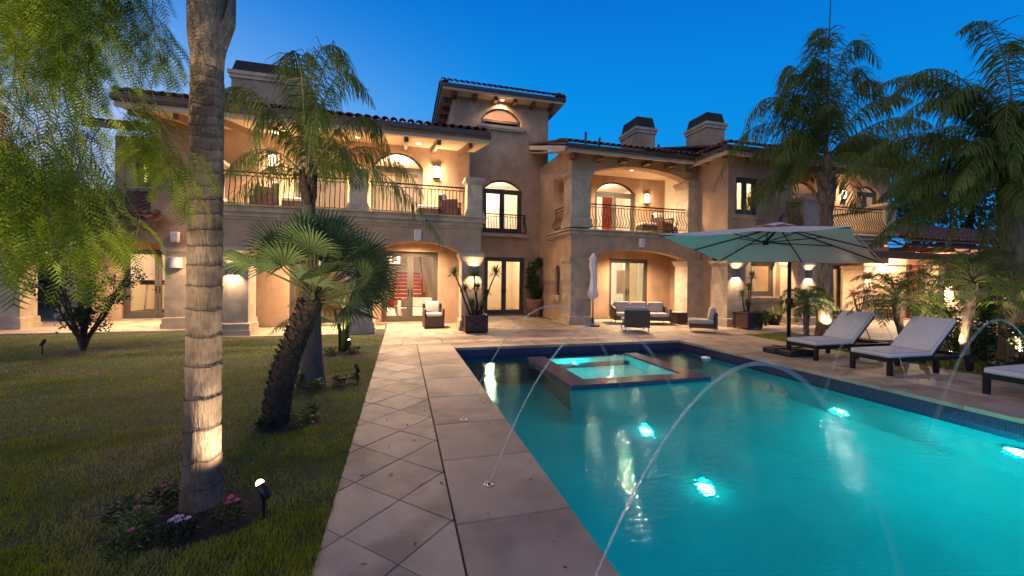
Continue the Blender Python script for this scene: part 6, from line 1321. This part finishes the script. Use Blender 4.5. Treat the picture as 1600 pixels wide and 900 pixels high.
for lb, loc, h, w, n in (('dark tree beyond the back lawn left of the gym porch', (-17, 24, 0), 4.3, 2.8, 6000), ('dark tree left of the gym porch nearer the picture edge', (-20, 19, 0), 4.2, 3, 6000), ('dark tree behind the gym porch columns', (-13.5, 29, 0), 4.2, 2.6, 5000), ('low dark tree at the left edge of the picture', (-24, 16, 0), 4.6, 3, 5000)): tree('garden_tree', lb, loc, h, w, n, .2, low=.12)
hedge = []
t = thing('hedge', 'long dark hedge closing the back lawn on the left', 'hedge', (-22, 30, 0)); P = np.stack([rng.uniform(-16, 10, 16000), rng.uniform(-.8, .8, 16000), rng.random(16000) ** .8 * 2.6], 1); leafcloud(P, .2, 'shrub', 'foliage', t, .6); build(MB().box(-15.5, 9.5, -.45, .45, -.02, 2.1), 'hedge_core', M['darkbark'], t)
t = thing('garden_wall', 'low pale garden wall far left beyond the back lawn', 'wall', (-22, 27, 0)); build(MB().box(-14, 8, -.15, .15, 0, .5), 'wall_body', M['stucco'], t); build(MB().box(-14.03, 8.03, -.19, .19, .502, .56), 'wall_cap', M['stone'], t)

# --- pepper tree hanging into the picture from the left
random.seed(33); rng = np.random.default_rng(33)
def at(u, v, d): return Vector((0, 0, 1.6)) + CF * d + CR * ((u - 800) / 628 * d) + Vector((0, 0, -(v - 434) / 628 * d))
t = thing('pepper_tree', 'weeping pepper tree with feathery yellow green leaves and red berries at the left', 'tree', (-4.1, 2.3, 0)); O = Vector(t.location)
build(MB().tube([(0, 0, -.05), (-.05, .05, .9), (.1, .1, 1.9), (.3, .3, 2.8), (.5, .45, 3.6)], [.30, .24, .2, .15, .09], 14), 'trunk', M['darkbark'], t, smooth=True)
# hanging sprays: start (u, v, depth) and how far they hang in metres; spread through a real volume
sprays = []
def band(n, u0, u1, v0, v1, d0, d1, l0, l1, lean=0):
    k = 0
    while k < n:   # sprays hang in bunches
        d = random.uniform(d0, d1); c_ = at(random.uniform(u0, u1), random.uniform(v0, v1), d) - O
        for _ in range(min(n - k, random.choice((3, 4, 5, 6)))):
            sprays.append((c_ + Vector((random.gauss(0, .07), random.gauss(0, .07), random.gauss(0, .06))), random.uniform(l0, l1), lean)); k += 1
band(30, -120, 150, -330, -20, 1.5, 3.4, .5, 1.1); band(12, 60, 215, -160, 30, 1.9, 3.0, .3, .7, .4); band(4, 190, 255, -30, 60, 2.1, 2.8, .2, .36, .8)
band(20, -80, 150, 40, 200, 1.4, 3.4, .4, .8); band(7, 120, 235, 110, 190, 2.0, 3.0, .25, .42, .5); band(5, 205, 262, 210, 260, 2.0, 2.4, .12, .2, .6)
band(14, -60, 60, 180, 330, 1.3, 2.4, .3, .5); band(14, 55, 125, 230, 330, 1.5, 2.1, .2, .32); band(6, 130, 190, 300, 360, 1.9, 2.4, .14, .26)
boughs = MB(); leaves = MB(); Vall = []; berry = MB()
limb = [at(-60, -120, 2.6) - O, at(60, -90, 2.5) - O, at(190, -120, 2.6) - O, at(-90, 40, 2.3) - O, at(-40, -60, 2.9) - O]
for lm in limb:
    b = Vector((.3, .3, 2.8)); build(MB().tube([b, b.lerp(lm, .4) + Vector((0, 0, .35)), b.lerp(lm, .75) + Vector((0, 0, .22)), lm], [.07, .045, .022, .008], 7), 'branch', M['darkbark'], t, smooth=True)
def leaf_np(p, d, side, L_, nl=11):
    """one pinnate leaf: narrow leaflets in pairs along a drooping midrib"""
    d = d.normalized(); down = Vector((0, 0, -1)); V = []
    prev = p.copy(); dd = d.copy(); s = dd.cross(down); s = s.normalized() if s.length > .1 else Vector((1, 0, 0)); s = (s + side * .4).normalized()
    step = L_ / nl; ll = L_ * .27
    for i in range(nl):
        dd = (dd + down * .15).normalized(); q = prev + dd * step
        f = math.sin(math.pi * (i + 1.6) / (nl + 2.2)) ** .5
        for sg in (-1, 1):
            a = (s * sg * .82 + dd * .62 + down * .12).normalized() * ll * f; w = dd * (ll * .062)
            V += [q - w, q + w, q + a * .6 + w * .8, q + a]
        w2 = s * .0011; V += [prev - w2, prev + w2, q + w2, q - w2]
        prev = q
    return V
for (p, L_, lean) in sprays:
    n = max(5, int(L_ / .026)); cur = p.copy(); dirv = Vector((random.uniform(-.3, .3) + lean * .6, random.uniform(-.3, .3), -.8)).normalized(); pts = [cur.copy()]
    for i in range(n):
        dirv = (dirv + Vector((random.uniform(-.12, .12), random.uniform(-.12, .12), -.16))).normalized(); cur = cur + dirv * (L_ / n); pts.append(cur.copy())
        a = i * 2.4 + random.random(); out = Vector((math.cos(a), math.sin(a), random.uniform(-.35, .15)))
        Vall += leaf_np(cur, out, Vector((random.uniform(-1, 1), random.uniform(-1, 1), random.uniform(-1, 1))), random.uniform(.16, .25), random.choice((10, 11, 12, 13)))
        if random.random() < .6: Vall += leaf_np(cur, (out * -1 + Vector((0, 0, -.3))), Vector((random.uniform(-1, 1), random.uniform(-1, 1), 0)), random.uniform(.11, .18), 9)
    boughs.tube(pts[::2] + [pts[-1]], .0018, 4)
    top = p + Vector((random.uniform(-.3, .05), random.uniform(-.2, .2), .22)); boughs.tube([top, p], [.0025, .002], 4)
V = np.array([tuple(v) for v in Vall]); k = len(V) // 4
crown = build(MB().np(V, (np.arange(k) * 4)[:, None] + [0, 1, 2, 3]), 'crown', M['pepper'], t); crown['kind'] = 'stuff'
tw = build(boughs, 'twigs', M['rachis'], t); tw['kind'] = 'stuff'
for (u, v, d) in ((22, 215, 1.9), (28, 62 + 165, 1.9), (92, 225, 2.0), (92, 250, 2.0), (28, 318, 1.7), (58, 322, 1.75), (30, 285, 1.7), (8, 240, 1.8), (70, 340, 1.75), (8, 100, 2.0), (182, 12, 2.3), (12, 395, 1.6)):
    c_ = at(u, v, d) - O; mb = MB()
    for i in range(40):
        q = c_ + CF * -.25 + Vector((random.gauss(0, .018), random.gauss(0, .018), random.gauss(0, .05))); r = .0055
        mb.add([q + Vector((r, 0, 0)), q + Vector((0, r, 0)), q + Vector((-r, 0, 0)), q + Vector((0, -r, 0)), q + Vector((0, 0, r)), q + Vector((0, 0, -r))], [(0, 1, 4), (1, 2, 4), (2, 3, 4), (3, 0, 4), (1, 0, 5), (2, 1, 5), (3, 2, 5), (0, 3, 5)])
    build(mb, 'berry_cluster', M['berry'], t, smooth=True)['kind'] = 'stuff'

# --- grass blades
def grass(polys, dens, h, w, excl, label, name='grass'):
    Vs = []
    for (x0, x1, y0, y1, dn, hh) in polys:
        n = int((x1 - x0) * (y1 - y0) * dn); x = rng.uniform(x0, x1, n); y = rng.uniform(y0, y1, n)
        m = np.ones(n, bool)
        for cx, cy, rx, ry in excl: m &= ((x - cx) / rx) ** 2 + ((y - cy) / ry) ** 2 > 1
        x, y = x[m], y[m]; n = len(x)
        cl = np.array([mnoise.noise(Vector((a * 5, b * 5, 0))) for a, b in zip(x, y)]) if n < 90000 else np.sin(x * 7 + np.sin(y * 5) * 2) * np.sin(y * 6 + np.sin(x * 4)) * .5
        H = hh * rng.uniform(.5, 1.25, n) * (1 + .8 * cl); a = rng.uniform(0, 6.283, n); ln = rng.uniform(.2, 1.1, n) * H; ww = w * rng.uniform(.6, 1.4, n) * (1 + y * .12)
        dx, dy = np.cos(a), np.sin(a); sx, sy = -dy * ww / 2, dx * ww / 2; z = np.full(n, -.014)
        p = np.stack([x, y, z], 1); s = np.stack([sx, sy, z * 0], 1); mid = p + np.stack([dx * ln * .35, dy * ln * .35, H * .6], 1); tip = p + np.stack([dx * ln, dy * ln, H], 1)
        Vs.append(np.stack([p - s, p + s, mid + s * .7, mid - s * .7, tip], 1))
    V = np.concatenate(Vs).reshape(-1, 3); k = len(V) // 5; o = (np.arange(k) * 5)[:, None]
    mb = MB().np(V, o + [0, 1, 2, 3]); Vt = V.reshape(-1, 5, 3)[:, 2:5].reshape(-1, 3); mb.np(Vt, (np.arange(k) * 3)[:, None] + [1, 0, 2])
    g = build(mb, name, M['grass']); return tag(g, label, 'grass', kind='stuff')
EX = [(-1.30, 3.08, .41, .32), (-1.2, 4.85, .33, .31), (-1.1, 6.45, .42, .32), (-1.1, 9, .46, .27), (-6.27, 10.24, .5, .45)]
grass([(-2.3, -.435, .9, 3.0, 14000, .030), (-3.6, -.435, 3.0, 5.0, 5200, .032), (-3.6, -2.3, 1.4, 3.0, 5200, .032), (-6.5, -3.6, 1.8, 5.0, 2400, .034), (-6.0, -.43, 5.0, 8.0, 1900, .034), (-11, -.49, 8.0, 11.5, 800, .036), (-13, -6.0, 5.0, 8.0, 700, .036), (-14, -5.8, 11.5, 13.0, 500, .036)], 0, .03, .0028, EX, 'short mown grass of the left lawn with dry patches')
grass([(9.82, 12.6, 4.6, 7.9, 1100, .04), (9.82, 10.85, 7.9, 9.8, 1100, .04), (12.6, 14.4, 4.6, 6.3, 600, .04), (9.82, 13, 1, 4.6, 500, .04)], 0, .04, .004, [(11.2, 8.5, .7, .35)], 'grass of the small lawn behind the loungers')
print('objects', len(bpy.data.objects), 'pavers', nd, 'tris', sum(len(o.data.polygons) * 2 for o in bpy.data.objects if o.type == 'MESH') )

# fallen leaves on lawn and paving
mb = MB()
for i in range(260):
    x, y = (random.uniform(-4, -.5), random.uniform(1.6, 8)) if i < 190 else (random.uniform(-.4, 1.1), random.uniform(2, 9)); z = .012 if x < -.46 else .004; a = random.random() * 6.28; L_ = random.uniform(.012, .03); d = Vector((math.cos(a), math.sin(a), 0)); s = Vector((-d.y, d.x, 0)); c_ = Vector((x, y, z))
    mb.add([c_ - d * L_, c_ + s * L_ * .35 + Vector((0, 0, .004)), c_ + d * L_ + Vector((0, 0, .006)), c_ - s * L_ * .35], [(0, 1, 2, 3)])
tag(build(mb, 'fallen_leaves', pm('dry_leaf', (.16, .09, .04), (.07, .04, .02), scale=30, rough=.8, bump=0)), 'small dry leaves scattered over lawn and walkway', 'leaves', kind='stuff')
